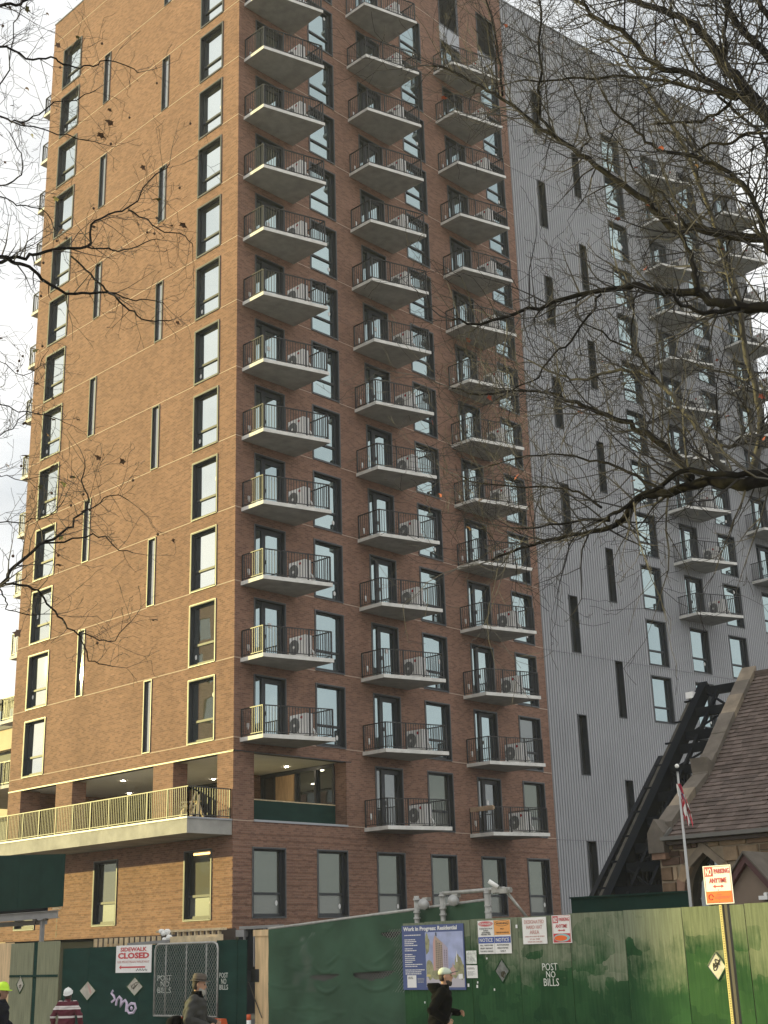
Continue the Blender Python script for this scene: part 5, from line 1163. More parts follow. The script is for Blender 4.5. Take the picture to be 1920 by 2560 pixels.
for path in ([(1175, 1560), (1158, 1590), (1185, 1620), (1195, 1650), (1160, 1680)], [(1205, 1715), (1215, 1660), (1240, 1625), (1262, 1650), (1255, 1730), (1275, 1680), (1300, 1660), (1318, 1690), (1310, 1780)], [(1330, 1720), (1360, 1695), (1400, 1700), (1410, 1745), (1385, 1790), (1340, 1795), (1322, 1755), (1330, 1720)], [(1360, 1735), (1372, 1745), (1362, 1755)]):
    gm.tube([(XF + .026, *yz(*k2(*p), XF + .026)) for p in path], .036, 5)
put('graffiti_tag', gm.mesh('graffiti_tag', 'graffiti'), lh, I4)
t, M, w_, h_ = board('sidewalk_sign', 'white SIDEWALK CLOSED sign with red left arrow on dark green boards', 'sign', (291, 2364.5), (377.5, 2431), XF + .0, 'sign_white')
lettering('SIDEWALK', t, M, 0, h_ * .35, w_ * .74, h_ * .15, 'sign_red', .005, .0025); lettering('CLOSED', t, M, 0, h_ * .12, w_ * .88, h_ * .22, 'sign_red', .005, .004)
lettering('USE PEDESTRIAN WALKWAY', t, M, 0, -h_ * .105, w_ * .90, h_ * .085, 'sign_pale_red', .005); arrow(t, M, -w_ * .03, -h_ * .30, w_ * .74, h_ * .16, 'maroon_paint' if False else 'sign_red', True, False)
gm = MB(); gm.tube([(w_ * (.08 + .024 * i), -h_ * (.40 + .045 * math.sin(i * 2.2)), .006) for i in range(14)], .006, 4); put('pen_mark', gm.mesh('pen_mark', 'sign_black'), t, M)

# chain link panel leaning against the dark boards
XCL = XF - .14
cp = thing('chain_link_panel', 'freestanding galvanised chain link fence panel before the dark green boards', 'fence panel', (XCL, 26.7, 0.3))
a, c = yz(389, 2360, XCL), yz(543, 2540, XCL); yl, yr, zb_, zt = a[0], c[0], c[1] - .02, a[1] - .01
m = MB(); r_ = .14; path = [(XCL, yl, zb_), (XCL, yl, zt - r_), (XCL, yl - r_ * .3, zt - r_ * .3), (XCL, yl - r_, zt), (XCL, yr + r_, zt), (XCL, yr + r_ * .3, zt - r_ * .3), (XCL, yr, zt - r_), (XCL, yr, zb_), (XCL, yl, zb_)]
m.tube(path, .026, 8); put('frame', m.mesh('frame', 'galvanised', True), cp, I4)
for f_ in (.17, .5, .815):
    m = MB(); y = yl + (yr - yl) * f_; m.tube([(XCL + .02, y, zb_), (XCL + .02, y, zt)], .020, 7); put('upright', m.mesh('upright', 'galvanised', True), cp, I4)
m = MB(); stp = .092; hh = zt - zb_ - .04
for s_ in (1, -1):
    y = yr - 2.4
    while y < yl + 2.4:
        z0, y0 = zb_ + .02, y; z1_, y1_ = zt - .02, y + s_ * hh * .75
        # clip to the frame
        if s_ > 0: lo, hi = (yr + .02 - y0) / (hh * .75), (yl - .02 - y0) / (hh * .75)
        else: lo, hi = (y0 - yl + .02) / (hh * .75), (y0 - yr - .02) / (hh * .75)
        lo, hi = max(0, lo), min(1, hi)
        if hi > lo + .02:
            pts = []
            nseg = max(2, int((hi - lo) * 18))
            for q in range(nseg + 1):
                f_ = lo + (hi - lo) * q / nseg; pts.append((XCL - .006 + .008 * (q % 2) * s_, y0 + s_ * hh * .75 * f_, z0 + hh * f_))
            m.tube(pts, .0056 if s_ < 0 else .0032, 3, cap=False)
        y += stp
put('wire_mesh', m.mesh('wire_mesh', 'galvanised'), cp, I4, kind='stuff')
# orange water barrier and delineator
XB = XF - .55; a, c = yz(432, 2544, XB), yz(562, 2541, XB); ob = thing('orange_barrier', 'orange plastic road barrier below the chain link panel', 'barrier', (XB, (a[0] + c[0]) / 2, .12))
m = MB(); zt = a[1]
m.loft([(((XB, (a[0] + c[0]) / 2, z)), w_, (a[0] - c[0]) / 2 - ins, (1, 0, 0), (0, 1, 0)) for z, w_, ins in ((.12, .22, .0), (.3, .2, .0), (.45, .11, .01), (zt - .06, .085, .01), (zt, .06, .03))], 4)
m2 = MB(); m2.hexa([(XB - .22, c[0], .12), (XB + .22, c[0], .12), (XB + .22, a[0], .12), (XB - .22, a[0], .12), (XB - .07, c[0] + .03, zt), (XB + .07, c[0] + .03, zt), (XB + .07, a[0] - .03, zt), (XB - .07, a[0] - .03, zt)])
put('shell', m2.mesh('shell', 'barrier_orange'), ob, I4)
m = MB(); m.box(XB - .08, a[0] - .40, zt - .01, XB + .08, a[0] - .06, zt + .02); m.box(XB - .24, c[0] + .2, .12, XB + .24, c[0] + .5, .26); put('rib', m.mesh('rib', 'barrier_orange'), ob, I4)
y, z = yz(622, 2536, XF - .4); dl = thing('delineator_post', 'orange and white traffic delineator post beside the raw plywood strip', 'traffic post', (XF - .4, y, .12))
for za_, zb2, mt, r_ in ((.15, z - .28, 'barrier_orange', .05), (z - .28, z - .12, 'white', .052), (z - .12, z, 'barrier_orange', .05)):
    m = MB(); m.tube([(XF - .4, y, za_), (XF - .4, y, zb2)], r_, 12); put('band', m.mesh('band', mt, True), dl, I4)
m = MB(); m.tube([(XF - .4, y, .12), (XF - .4, y, .17)], .2, 14); put('base', m.mesh('base', 'sign_black'), dl, I4)

# stacked steel studs and timber seen over the top of the left hoarding
for i, (xa, ya_, xb, yb2, n) in enumerate([(232, 2362, 405, 2338, 13), (398, 2350, 556, 2322, 11)]):
    X = 23.5 + i; a, c = yz(xa, ya_, X), yz(xb, yb2, X); t = thing('stud_frame', ['low pale stud frame over dark boards left of SIDEWALK CLOSED sign', 'pale stud frame standing behind the chain link panel'][i], 'stud frame', (X, (a[0] + c[0]) / 2, 1), 'stud frames behind the left hoarding')
    zt = c[1] + .03; zl = 1.9
    m = MB(); m.box(X + .3, c[0] - .2, 1.2, X + .34, a[0] + .2, zt - .02); put('back_board', m.mesh('back_board', 'eave_brown'), t, I4)
    for q in range(n):
        y = a[0] + (c[0] - a[0]) * (q + .5) / n; m = MB(); m.box(X - .04, y - .03, zl, X + .05, y + .03, zt - .05); put('stud', m.mesh('stud', 'lumber'), t, I4)
    m = MB(); m.box(X - .06, c[0] - .1, zt - .06, X + .08, a[0] + .1, zt) if i else m.box(X - .06, c[0] - .1, zl, X + .08, a[0] + .1, zl + .05); put('plate', m.mesh('plate', 'lumber'), t, I4)
    m = MB()
    for q in range(7): y = a[0] + (c[0] - a[0]) * rp.random(); m.box(X + .08, y - .25, 1.9 + rp.random() * .2, X + .28, y + .25, 2.2 + rp.random() * .25)
    put('offcuts', m.mesh('offcuts', 'raw_ply'), t, I4, kind='stuff')
X = 22.0; a, c = yz(425, 2352, X), yz(520, 2336, X)
m = MB(); m.hexa([(X, c[0], 2.0), (X + .5, c[0], 2.0), (X + .5, a[0], 2.0), (X, a[0], 2.0), (X, c[0], c[1]), (X + .5, c[0], c[1]), (X + .5, a[0], c[1] - .02), (X, a[0], c[1] - .02)]); m.box(X - .02, c[0] - .1, 2.0, X + .3, c[0] + .5, c[1] - .06)
solo('timber_pile', m, 'lumber', 'flat pile of grey brown timber over the chain link panel', 'timber')
y, z = yz(410, 2340, 22.0); t = thing('hoist_head', 'white crumpled bag and clamp on the hoarding top beside SIDEWALK CLOSED sign', 'bag', (22, y, z))
m = MB()
for q in range(7): m.ball((22.0 + rp.uniform(-.08, .08), y + rp.uniform(-.16, .16), z + rp.uniform(-.14, .12)), rp.uniform(.06, .11), 8)
put('bag', m.mesh('bag', 'white'), t, I4)
m = MB(); a, c = yz(322, 2361, 21.5), yz(420, 2353, 21.5); m.bar((21.5, a[0], a[1]), (21.5, c[0], c[1]), .10, .07); solo('scaffold_plank', m, 'shed_steel', 'pale metal plank lying along the top of the dark green boards', 'plank')
X = 24.0; a, c = yz(598, 2330, X), yz(700, 2316, X); t = thing('scaffold_ledger', 'pale metal ledger with short struts behind the raw plywood strip', 'scaffold', (X, a[0], 2))
m = MB(); m.box(X, c[0], c[1] - .03, X + .15, a[0], c[1] + .05); m.box(X, a[0] - .2, c[1] - .22, X + .15, a[0] + .15, c[1] - .04); put('ledger', m.mesh('ledger', 'shed_steel'), t, I4)
m = MB(); m.box(X + .16, c[0], 1.6, X + .2, a[0], c[1]); put('backing', m.mesh('backing', 'dark_wall'), t, I4)
for q in range(4): m = MB(); y = a[0] + (c[0] - a[0]) * (q + .4) / 4; m.box(X + .02, y - .02, 1.7, X + .08, y + .02, c[1]); put('strut', m.mesh('strut', 'shed_steel'), t, I4)

# ------------------------------------------------------------------ sidewalk shed at far left
XS = 21.6; a, c = yz(0, 2135, XS), yz(162, 2135, XS); cb_ = yz(160, 2266, XS)
shed = thing('sidewalk_shed', 'sidewalk shed with dark green parapet and grey steel beam at the far left', 'sidewalk shed', (XS, 33, .12))
ye, zt1, zb1 = c[0], c[1], cb_[1]
for i in range(4):
    m = MB(); y0 = ye + i * 1.22; m.hexa([(XS, y0 + .003, zb1), (XS + .03, y0 + .003, zb1), (XS + .03, y0 + 1.217, zb1), (XS, y0 + 1.217, zb1), (XS, y0 + .003, zt1 + .065 * i), (XS + .03, y0 + .003, zt1 + .065 * i), (XS + .03, y0 + 1.217, zt1 + .065 * (i + 1)), (XS, y0 + 1.217, zt1 + .065 * (i + 1))]); put('parapet_panel', m.mesh('parapet_panel', 'green_panel'), shed, I4)
m = MB(); m.box(XS + .03, ye + 2.2, zb1 - .05, XS + .9, ye + 6, zb1 + .06); put('deck', m.mesh('deck', 'dark_wall'), shed, I4)
q = yz(146, 2295, XS + .1)[1]
m = MB(); zt2 = yz(146, 2275, XS + .1)[1]; y0 = ye + .42; m.box(XS + .06, y0, q, XS + .20, ye + 6, q + .02); m.box(XS + .06, y0, zt2 - .02, XS + .20, ye + 6, zt2); m.box(XS + .12, y0, q + .02, XS + .14, ye + 6, zt2 - .02); put('beam', m.mesh('beam', 'shed_steel'), shed, I4)
m = MB(); y0 = ye + 2.35; m.box(XS + .9, y0, q - .12, XS + 1.0, ye + 6, q + .02); put('beam', m.mesh('beam', 'shed_steel'), shed, I4)
yp = yz(105, 2330, XS + .13)[0]
for yy in (yp, yp + 3.2):
    m = MB(); m.box(XS + .08, yy - .05, .12, XS + .18, yy + .05, q - .02); m.box(XS + .02, yy - .13, q - .03, XS + .24, yy + .13, q); put('post', m.mesh('post', 'shed_steel'), shed, I4)
    m = MB(); m.box(XS + .0, yy + .18, q - .06, XS + .10, yy + .34, q + .01); m.box(XS + .0, yy - .36, q - .05, XS + .10, yy - .22, q + .01); m.box(XS + .03, yy + .24, q - .13, XS + .06, yy + .28, q - .05); put('clamp', m.mesh('clamp', 'post_brown'), shed, I4)
m = MB(); m.box(XS + .02, ye + .2, zb1 - .06, XS + .1, ye + .55, zb1 - .01); put('bracket', m.mesh('bracket', 'lumber'), shed, I4)
# ------------------------------------------------------------------ people
def fuse(mb, voxel, name, smooth_it=4, factor=.5):
    """weld overlapping lofts into one continuous skin"""
    me = mb.mesh('raw', 'skin'); o = bpy.data.objects.new('raw', me); COL.objects.link(o)
    md = o.modifiers.new('r', 'REMESH'); md.mode = 'VOXEL'; md.voxel_size = voxel
    sm = o.modifiers.new('s', 'SMOOTH'); sm.iterations = smooth_it; sm.factor = factor
    dg = bpy.context.evaluated_depsgraph_get(); out = bpy.data.meshes.new_from_object(o.evaluated_get(dg)); out.name = name
    bpy.data.objects.remove(o); bpy.data.meshes.remove(me)
    out.polygons.foreach_set('use_smooth', [True] * len(out.polygons)); out.materials.clear(); return out
def limb(mb, pts, radii, k=12):
    """tapered round limb through joints, with rounded ends"""
    pts = [Vector(p) for p in pts]; P = []; Rr = []
    for i, (a, b) in enumerate(zip(pts[:-1], pts[1:])):
        for t in (0, .33, .66):
            P.append(a.lerp(b, t)); Rr.append(radii[i] * (1 - t) + radii[i + 1] * t)
    P.append(pts[-1]); Rr.append(radii[-1]); mb.tube(P, Rr, k)
    for p, r in ((pts[0], radii[0]), (pts[-1], radii[-1])): mb.ball(p, r * .98, 10)
def hand(mb, wrist, direction, palm_n, side, curl=.7):
    w = Vector(wrist); d = Vector(direction).normalized(); n = Vector(palm_n); n = (n - d * n.dot(d)).normalized(); s_ = d.cross(n) * side
    mb.loft([(w, .024, .020, s_, n), (w + d * .03, .036, .018, s_, n), (w + d * .075, .041, .016, s_, n), (w + d * .095, .036, .013, s_, n)], 10)
    for i, (off, ln) in enumerate([(-.030, .068), (-.010, .080), (.011, .075), (.030, .058)]):
        p = w + d * .085 + s_ * off; dd = d.copy(); path = [p - d * .03, p]; c = curl
        for seg in (.42, .32, .26):
            dd = (dd * math.cos(c) + n * math.sin(c)); n2 = n
            p = p + dd * ln * seg; path.append(p); c = curl * 1.05; n = (n2 - dd * n2.dot(dd)).normalized()
        mb.tube(path, [.0095, .0095, .0088, .008, .0068], 7)
        n = Vector(palm_n); n = (n - d * n.dot(d)).normalized()
    p = w + d * .025 - s_ * .028; q = p - s_ * .030 + d * .030 + n * .012; mb.tube([p, q, q + d * .028 + n * .010, q + d * .045 + n * .012 + s_ * .008], [.013, .012, .010, .0075], 7)
def person(label, loc, yaw, height, pose, outfit):
    M = Matrix.Translation(loc) @ Matrix.Rotation(yaw, 4, 'Z') @ Matrix.Scale(height / 1.78, 4)
    t = thing('person', label, 'person', M=M)
    J = pose; ex, ey, ez = (1, 0, 0), (0, 1, 0), (0, 0, 1)
    H = Vector(J['head'])                               # head centre
    tilt_ = J.get('tilt', 0); fx = Vector((math.cos(tilt_), 0, -math.sin(tilt_))); fz = Vector((math.sin(tilt_), 0, math.cos(tilt_)))
    def hp(x, y, z): return H + fx * x + Vector((0, y, 0)) + fz * z
    b = MB()
    # skull, face, jaw
    b.loft([(hp(-.010, 0, -.085), .062, .055, fx, ey), (hp(-.006, 0, -.05), .088, .070, fx, ey), (hp(-.004, 0, 0), .100, .077, fx, ey), (hp(-.006, 0, .05), .098, .075, fx, ey), (hp(-.012, 0, .09), .075, .060, fx, ey), (hp(-.014, 0, .115), .035, .03, fx, ey)], 18)
    b.loft([(hp(.03, 0, -.135), .026, .028, fx, ey), (hp(.035, 0, -.115), .045, .044, fx, ey), (hp(.025, 0, -.08), .066, .056, fx, ey), (hp(.020, 0, -.04), .074, .062, fx, ey)], 14)
    b.loft([(hp(.082, 0, .022), .012, .010, fx, ey), (hp(.094, 0, .0), .014, .012, fx, ey), (hp(.106, 0, -.028), .016, .017, fx, ey), (hp(.090, 0, -.040), .016, .016, fx, ey)], 8)
    b.loft([(hp(.080, 0, -.062), .014, .022, fx, ey), (hp(.083, 0, -.072), .013, .022, fx, ey)], 8)     # lips
    b.loft([(hp(.078, 0, .028), .016, .052, fx, ey), (hp(.078, 0, .040), .014, .050, fx, ey)], 8)       # brow
    for s_ in (1, -1): b.loft([(hp(-.006, s_ * .078, -.030), .012, .007, fx, ey), (hp(-.012, s_ * .083, -.005), .020, .008, fx, ey), (hp(-.010, s_ * .084, .020), .018, .008, fx, ey), (hp(-.008, s_ * .080, .030), .008, .006, fx, ey)], 8)
    C7, PEL = Vector(J['neck']), Vector(J['pelvis'])
    limb(b, [C7 + Vector((-.01, 0, -.03)), hp(-.012, 0, -.08)], [.062, .056])
    sp = lambda f: PEL.lerp(C7, f)
    b.loft([(sp(0.0), .085, .13, ex, ey), (sp(.3), .085, .125, ex, ey), (sp(.7), .10, .15, ex, ey), (sp(.9), .08, .13, ex, ey), (sp(1.0), .05, .06, ex, ey)], 14)
    arms = []; legs = []
    for s_, a in ((1, J['armL']), (-1, J['armR'])):
        sh = sp(.90) + Vector((0, s_ * .175, .0)); el, wr, hd, pn, curl = Vector(a[0]), Vector(a[1]), Vector(a[2]), Vector(a[3]), a[4]
        limb(b, [sh, el, wr], [.045, .038, .026]); hand(b, wr, hd, pn, s_, curl); arms.append((sh, el, wr))
    for s_, l_ in ((1, J['legL']), (-1, J['legR'])):
        hip = PEL + Vector((0, s_ * .085, -.02)); kn, an = Vector(l_[0]), Vector(l_[1]); limb(b, [hip, kn, an], [.07, .05, .035]); legs.append((hip, kn, an, Vector(l_[2])))
    me = fuse(b, .0085, 'body'); me.materials.append(MATS[outfit['skin']]); put('body', me, t, M)
    e = MB()
    for s_ in (1, -1): e.ball(hp(.082, s_ * .032, .012), .0115, 8)
    put('eyes', e.mesh('eyes', 'eye', True), t, M)
    # upper garment
    k = outfit.get('bulk', 1.0); g_ = MB(); hem = J.get('hem', -.12)
    g_.loft([(sp(hem), .145 * k, .185 * k, ex, ey), (sp(.05), .150 * k, .180 * k, ex, ey), (sp(.30), .150 * k, .170 * k, ex, ey), (sp(.55), .152 * k, .185 * k, ex, ey), (sp(.78), .142 * k, .200 * k, ex, ey), (sp(.90), .115 * k, .190 * k, ex, ey), (sp(.97), .085 * k, .12 * k, ex, ey), (sp(1.03), .070, .075, ex, ey)], 20)
    for sh, el, wr in arms:
        limb(g_, [sh + Vector((0, 0, .0)), el, wr], [.074 * k, .060 * k, .046 * k]); g_.ball(el, .062 * k, 10)
    if outfit.get('belly'): g_.loft([(sp(.05) + Vector((.05, 0, 0)), .12, .14, ex, ey), (sp(.25) + Vector((.065, 0, 0)), .13, .15, ex, ey), (sp(.5) + Vector((.04, 0, 0)), .12, .15, ex, ey)], 14)
    me = fuse(g_, .014, 'jacket', 3); me.materials.append(MATS[outfit['top']])
    rnd = random.Random(3)
    for v in me.vertices:                              # cloth folds
        p = v.co; d = .006 * math.sin(p.z * 34 + p.y * 21 + p.x * 13) + .005 * math.sin(p.z * 57 - p.x * 31 + p.y * 17); q = p - (PEL.lerp(C7, .5)); q.z = 0
        if q.length > .01: v.co += q.normalized() * d
    put(outfit.get('topname', 'jacket'), me, t, M)
    # trousers and shoes
    g_ = MB(); g_.loft([(sp(-.10), .125, .165, ex, ey), (sp(.0), .128, .168, ex, ey), (sp(.10), .12, .155, ex, ey)], 16)
    for hip, kn, an, toe in legs: limb(g_, [hip, kn, an + Vector((0, 0, .02))], [.092, .072, .058])
    me = fuse(g_, .016, 'trousers', 3); me.materials.append(MATS[outfit['bottom']]); put('trousers', me, t, M)
    for hip, kn, an, toe in legs:
        m = MB(); d = toe.normalized(); up = Vector((0, 0, 1)); up = (up - d * up.dot(d)).normalized(); sd = d.cross(up)
        m.loft([(an - d * .07 - up * .045, .035, .03, sd, up), (an - d * .02 - up * .04, .045, .045, sd, up), (an + d * .08 - up * .055, .048, .032, sd, up), (an + d * .16 - up * .065, .045, .022, sd, up), (an + d * .20 - up * .068, .025, .014, sd, up)], 12); put('shoe', m.mesh('shoe', 'shoe', True), t, M)
    return t, M, hp, fx, fz, sp, arms
ey = (0, 1, 0); ex = (1, 0, 0)
YR = -math.pi / 2                                       # walking to the right of the picture
# bearded man in a brown hat
p = on_x(493, 2432, 13.4)
t, M, hp, fx, fz, sp, arms = person('bearded man in brown felt hat and dark jacket walking right with shoulder bag', (13.4, p[1] + .02, p[2] - 1.835), -.80, 1.78,
    dict(head=(.05, 0, 1.655), tilt=.10, neck=(0, 0, 1.50), pelvis=(-.02, 0, .95), hem=-.18, armL=((-.04, .29, 1.18), (.26, .20, 1.10), (.9, -.1, -.3), (.1, -.9, .2), .75), armR=((-.08, -.30, 1.17), (.22, -.22, 1.06), (.8, .35, -.25), (0, .9, .2), .8), legL=((.13, .10, .50), (.20, .10, .10), (1, 0, 0)), legR=((-.03, -.10, .49), (-.24, -.10, .14), (.9, 0, -.35))),
    dict(skin='skin', top='jacket_grey', bottom='trouser', bulk=1.22, belly=True))
m = MB(); m.loft([(hp(.0, 0, .058), .155, .135, fx, ey), (hp(.0, 0, .066), .150, .130, fx, ey), (hp(-.004, 0, .068), .112, .090, fx, ey), (hp(-.008, 0, .12), .108, .086, fx, ey), (hp(-.010, 0, .165), .092, .068, fx, ey), (hp(-.012, 0, .172), .05, .03, fx, ey)], 22); put('hat', m.mesh('hat', 'felt_brown', True), t, M)
m = MB(); m.loft([(hp(-.005, 0, .069), .115, .093, fx, ey), (hp(-.006, 0, .092), .113, .091, fx, ey)], 22); put('hat_band', m.mesh('hat_band', 'hair_dark'), t, M)
m = MB(); m.loft([(hp(.045, 0, -.175), .02, .02, fx, ey), (hp(.045, 0, -.145), .050, .040, fx, ey), (hp(.040, 0, -.105), .066, .058, fx, ey), (hp(.032, 0, -.070), .064, .066, fx, ey), (hp(.015, 0, -.045), .05, .068, fx, ey)], 16); put('beard', m.mesh('beard', 'beard_grey', True), t, M)
m = MB(); m.loft([(hp(-.045, 0, -.07), .055, .068, fx, ey), (hp(-.045, 0, -.02), .066, .082, fx, ey), (hp(-.035, 0, .06), .078, .083, fx, ey)], 16); put('hair', m.mesh('hair', 'hair_dark', True), t, M)
m = MB(); c = sp(1.0); m.loft([(c + Vector((.01, 0, -.05)), .110, .120, ex, ey), (c + Vector((.015, 0, .01)), .100, .100, ex, ey), (c + Vector((.03, 0, .07)), .090, .088, ex, ey)], 18); put('collar', m.mesh('collar', 'cloth_black', True), t, M)
m = MB(); path = [sp(.95) + Vector((.06, .10, .06)), sp(.7) + Vector((-.06, -.05, 0)), sp(.35) + Vector((-.19, -.16, 0)), sp(.2) + Vector((-.24, -.18, .0))]; m.tube([sp(.98) + Vector((0, -.13, .02)), sp(.85) + Vector((-.15, -.08, 0)), sp(.5) + Vector((-.185, .02, 0)), sp(.2) + Vector((-.20, .12, 0))], .014, 6); put('strap', m.mesh('strap', 'cloth_black'), t, M)
bag = MB(); bag.loft([((-.34, -.04, .80), .11, .15, ex, ey), ((-.35, -.04, .92), .14, .18, ex, ey), ((-.32, -.04, 1.17), .12, .16, ex, ey), ((-.29, -.04, 1.22), .06, .12, ex, ey)], 10)
bo = put('shoulder_bag', bag.mesh('shoulder_bag', 'cloth_black', True), None, M); bo['label'] = 'black shoulder bag hanging behind the bearded man in the brown hat'; bo['category'] = 'bag'
# jogger
p = on_x(1104, 2419, 16.2)
t, M, hp, fx, fz, sp, arms = person('bearded man in pale green cap and black hoodie jogging right past project board', (16.2, p[1] + .03, p[2] - 1.80), -.84, 1.78,
    dict(head=(.08, 0, 1.665), tilt=-.02, neck=(.03, 0, 1.50), pelvis=(-.06, 0, .97), hem=-.16, armL=((-.02, .27, 1.17), (.26, .16, 1.12), (.9, -.25, -.1), (0, -.8, -.5), 1.1), armR=((-.16, -.27, 1.18), (.07, -.22, 1.03), (.75, .2, -.55), (-.1, .9, -.1), 1.0), legL=((.26, .09, .66), (.10, .09, .26), (.8, 0, -.6)), legR=((-.10, -.09, .52), (-.30, -.09, .16), (.7, 0, -.7))),
    dict(skin='skin', top='cloth_black', bottom='cloth_black', bulk=1.14, topname='hoodie'))
m = MB(); m.loft([(hp(-.008, 0, .035), .108, .086, fx, ey), (hp(-.010, 0, .075), .106, .084, fx, ey), (hp(-.014, 0, .115), .080, .066, fx, ey), (hp(-.016, 0, .135), .035, .03, fx, ey)], 18); cp_ = put('cap', m.mesh('cap', 'cap_green', True), t, M)
m = MB(); m.prism([hp(.08, -.078, .040), hp(.15, -.062, .058), hp(.195, -.03, .064), hp(.20, 0, .066), hp(.195, .03, .064), hp(.15, .062, .058), hp(.08, .078, .040)], fz * .012); put('brim', m.mesh('brim', 'cap_brim', True), cp_, M)
m = MB(); m.loft([(hp(.045, 0, -.145), .030, .030, fx, ey), (hp(.042, 0, -.120), .052, .048, fx, ey), (hp(.030, 0, -.085), .066, .062, fx, ey), (hp(.010, 0, -.055), .060, .068, fx, ey)], 14); put('beard', m.mesh('beard', 'hair_dark', True), t, M)
m = MB(); m.loft([(hp(-.045, 0, -.06), .055, .070, fx, ey), (hp(-.040, 0, .03), .070, .083, fx, ey)], 14); put('hair', m.mesh('hair', 'hair_dark', True), t, M)
m = MB(); c = sp(1.0); m.loft([(c + Vector((-.06, 0, -.10)), .10, .13, ex, ey), (c + Vector((-.10, 0, -.02)), .13, .14, ex, ey), (c + Vector((-.13, 0, .04)), .12, .13, ex, ey), (c + Vector((-.15, 0, .075)), .09, .10, ex, ey)], 14); m.loft([(c + Vector((.0, 0, -.05)), .10, .11, ex, ey), (c + Vector((.01, 0, .05)), .088, .088, ex, ey)], 14); put('hood', m.mesh('hood', 'cloth_black', True), t, M)
q = arms[1][2] + Vector((.055, .03, .02)); m = MB(); m.bar(q + Vector((-.03, -.03, -.04)), q + Vector((.03, -.02, .09)), .072, .010); ph = put('phone', m.mesh('phone', 'sign_black'), None, M); ph['label'] = 'dark phone held in the jogging man\'s near hand'; ph['category'] = 'phone'
# worker in striped sweater, back turned, looking up at the tower
p = on_x(171, 2467, 17.0)
t, M, hp, fx, fz, sp, arms = person('person in white hard hat and maroon white striped sweater seen from behind', (17.0, p[1], p[2] - 1.70), .62, 1.66,
    dict(head=(.015, 0, 1.655), tilt=-.42, neck=(0, 0, 1.50), pelvis=(-.02, 0, .95), hem=-.16, armL=((-.05, .33, 1.18), (.02, .34, .93), (.3, -.1, -.9), (0, -.9, 0), .4), armR=((-.05, -.33, 1.18), (.02, -.34, .93), (.3, .1, -.9), (0, .9, 0), .4), legL=((.02, .10, .50), (-.02, .11, .09), (1, .1, 0)), legR=((.03, -.10, .50), (-.02, -.11, .09), (1, -.1, 0))),
    dict(skin='skin_dark', top='sweater_striped', bottom='trouser', bulk=1.15, topname='sweater'))
def hard_hat(hp, fx, fz, t, M, matname, brim_front=True):
    m = MB(); m.loft([(hp(-.006, 0, .022), .130, .110, fx, ey), (hp(-.006, 0, .030), .128, .108, fx, ey), (hp(-.006, 0, .034), .120, .100, fx, ey), (hp(-.008, 0, .075), .117, .098, fx, ey), (hp(-.010, 0, .115), .100, .084, fx, ey), (hp(-.012, 0, .142), .068, .056, fx, ey), (hp(-.012, 0, .155), .028, .024, fx, ey)], 22)
    o = put('hard_hat', m.mesh('hard_hat', matname, True), t, M)
    m = MB(); m.prism([hp(.10, -.085, .022), hp(.155, -.05, .020), hp(.165, 0, .020), hp(.155, .05, .020), hp(.10, .085, .022)], fz * .010); put('peak', m.mesh('peak', matname), o, M)
    m = MB(); m.tube([hp(-.105, 0, .095), hp(-.06, 0, .145), hp(0, 0, .160), hp(.05, 0, .148), hp(.095, 0, .10)], .012, 6); put('ridge', m.mesh('ridge', matname, True), o, M)
hard_hat(hp, fx, fz, t, M, 'helmet_white')
m = MB(); m.loft([(hp(-.035, 0, -.09), .058, .062, fx, ey), (hp(-.035, 0, -.03), .072, .080, fx, ey), (hp(-.02, 0, .03), .086, .080, fx, ey)], 14); put('hair', m.mesh('hair', 'hair_dark', True), t, M)
m = MB(); c = sp(1.0); m.loft([(c + Vector((0, 0, -.04)), .085, .092, ex, ey), (c + Vector((.005, 0, .05)), .072, .072, ex, ey)], 14); put('collar', m.mesh('collar', mat('maroon_knit', (0.085, 0.008, 0.020), .9), True), t, M)
# worker in lime hard hat at the picture's left edge
p = on_x(9, 2453, 13.2)
t, M, hp, fx, fz, sp, arms = person('worker in lime yellow hard hat and dark navy jacket facing right', (13.2, p[1] + .06, p[2] - 1.84), -.85, 1.78,
    dict(head=(.03, 0, 1.665), tilt=.08, neck=(0, 0, 1.50), pelvis=(-.02, 0, .95), hem=-.16, armL=((-.02, .28, 1.17), (.20, .20, 1.02), (.9, -.2, 0), (0, -.9, 0), .7), armR=((-.03, -.28, 1.17), (.16, -.22, .96), (.9, .25, -.1), (0, .9, 0), .7), legL=((.04, .10, .50), (.0, .10, .09), (1, 0, 0)), legR=((.0, -.10, .50), (-.05, -.10, .09), (1, 0, 0))),
    dict(skin='skin_dark', top='cloth_navy', bottom='trouser', bulk=1.10))
hard_hat(hp, fx, fz, t, M, 'helmet_lime')
m = MB(); m.loft([(hp(-.04, 0, -.09), .055, .066, fx, ey), (hp(-.03, 0, -.02), .080, .082, fx, ey), (hp(-.02, 0, .04), .09, .082, fx, ey)], 14); put('hair', m.mesh('hair', 'hair_dark', True), t, M)
m = MB(); c = sp(1.0); m.loft([(c + Vector((.0, 0, -.05)), .105, .115, ex, ey), (c + Vector((.005, 0, .03)), .09, .092, ex, ey)], 16); put('collar', m.mesh('collar', 'cloth_navy', True), t, M)
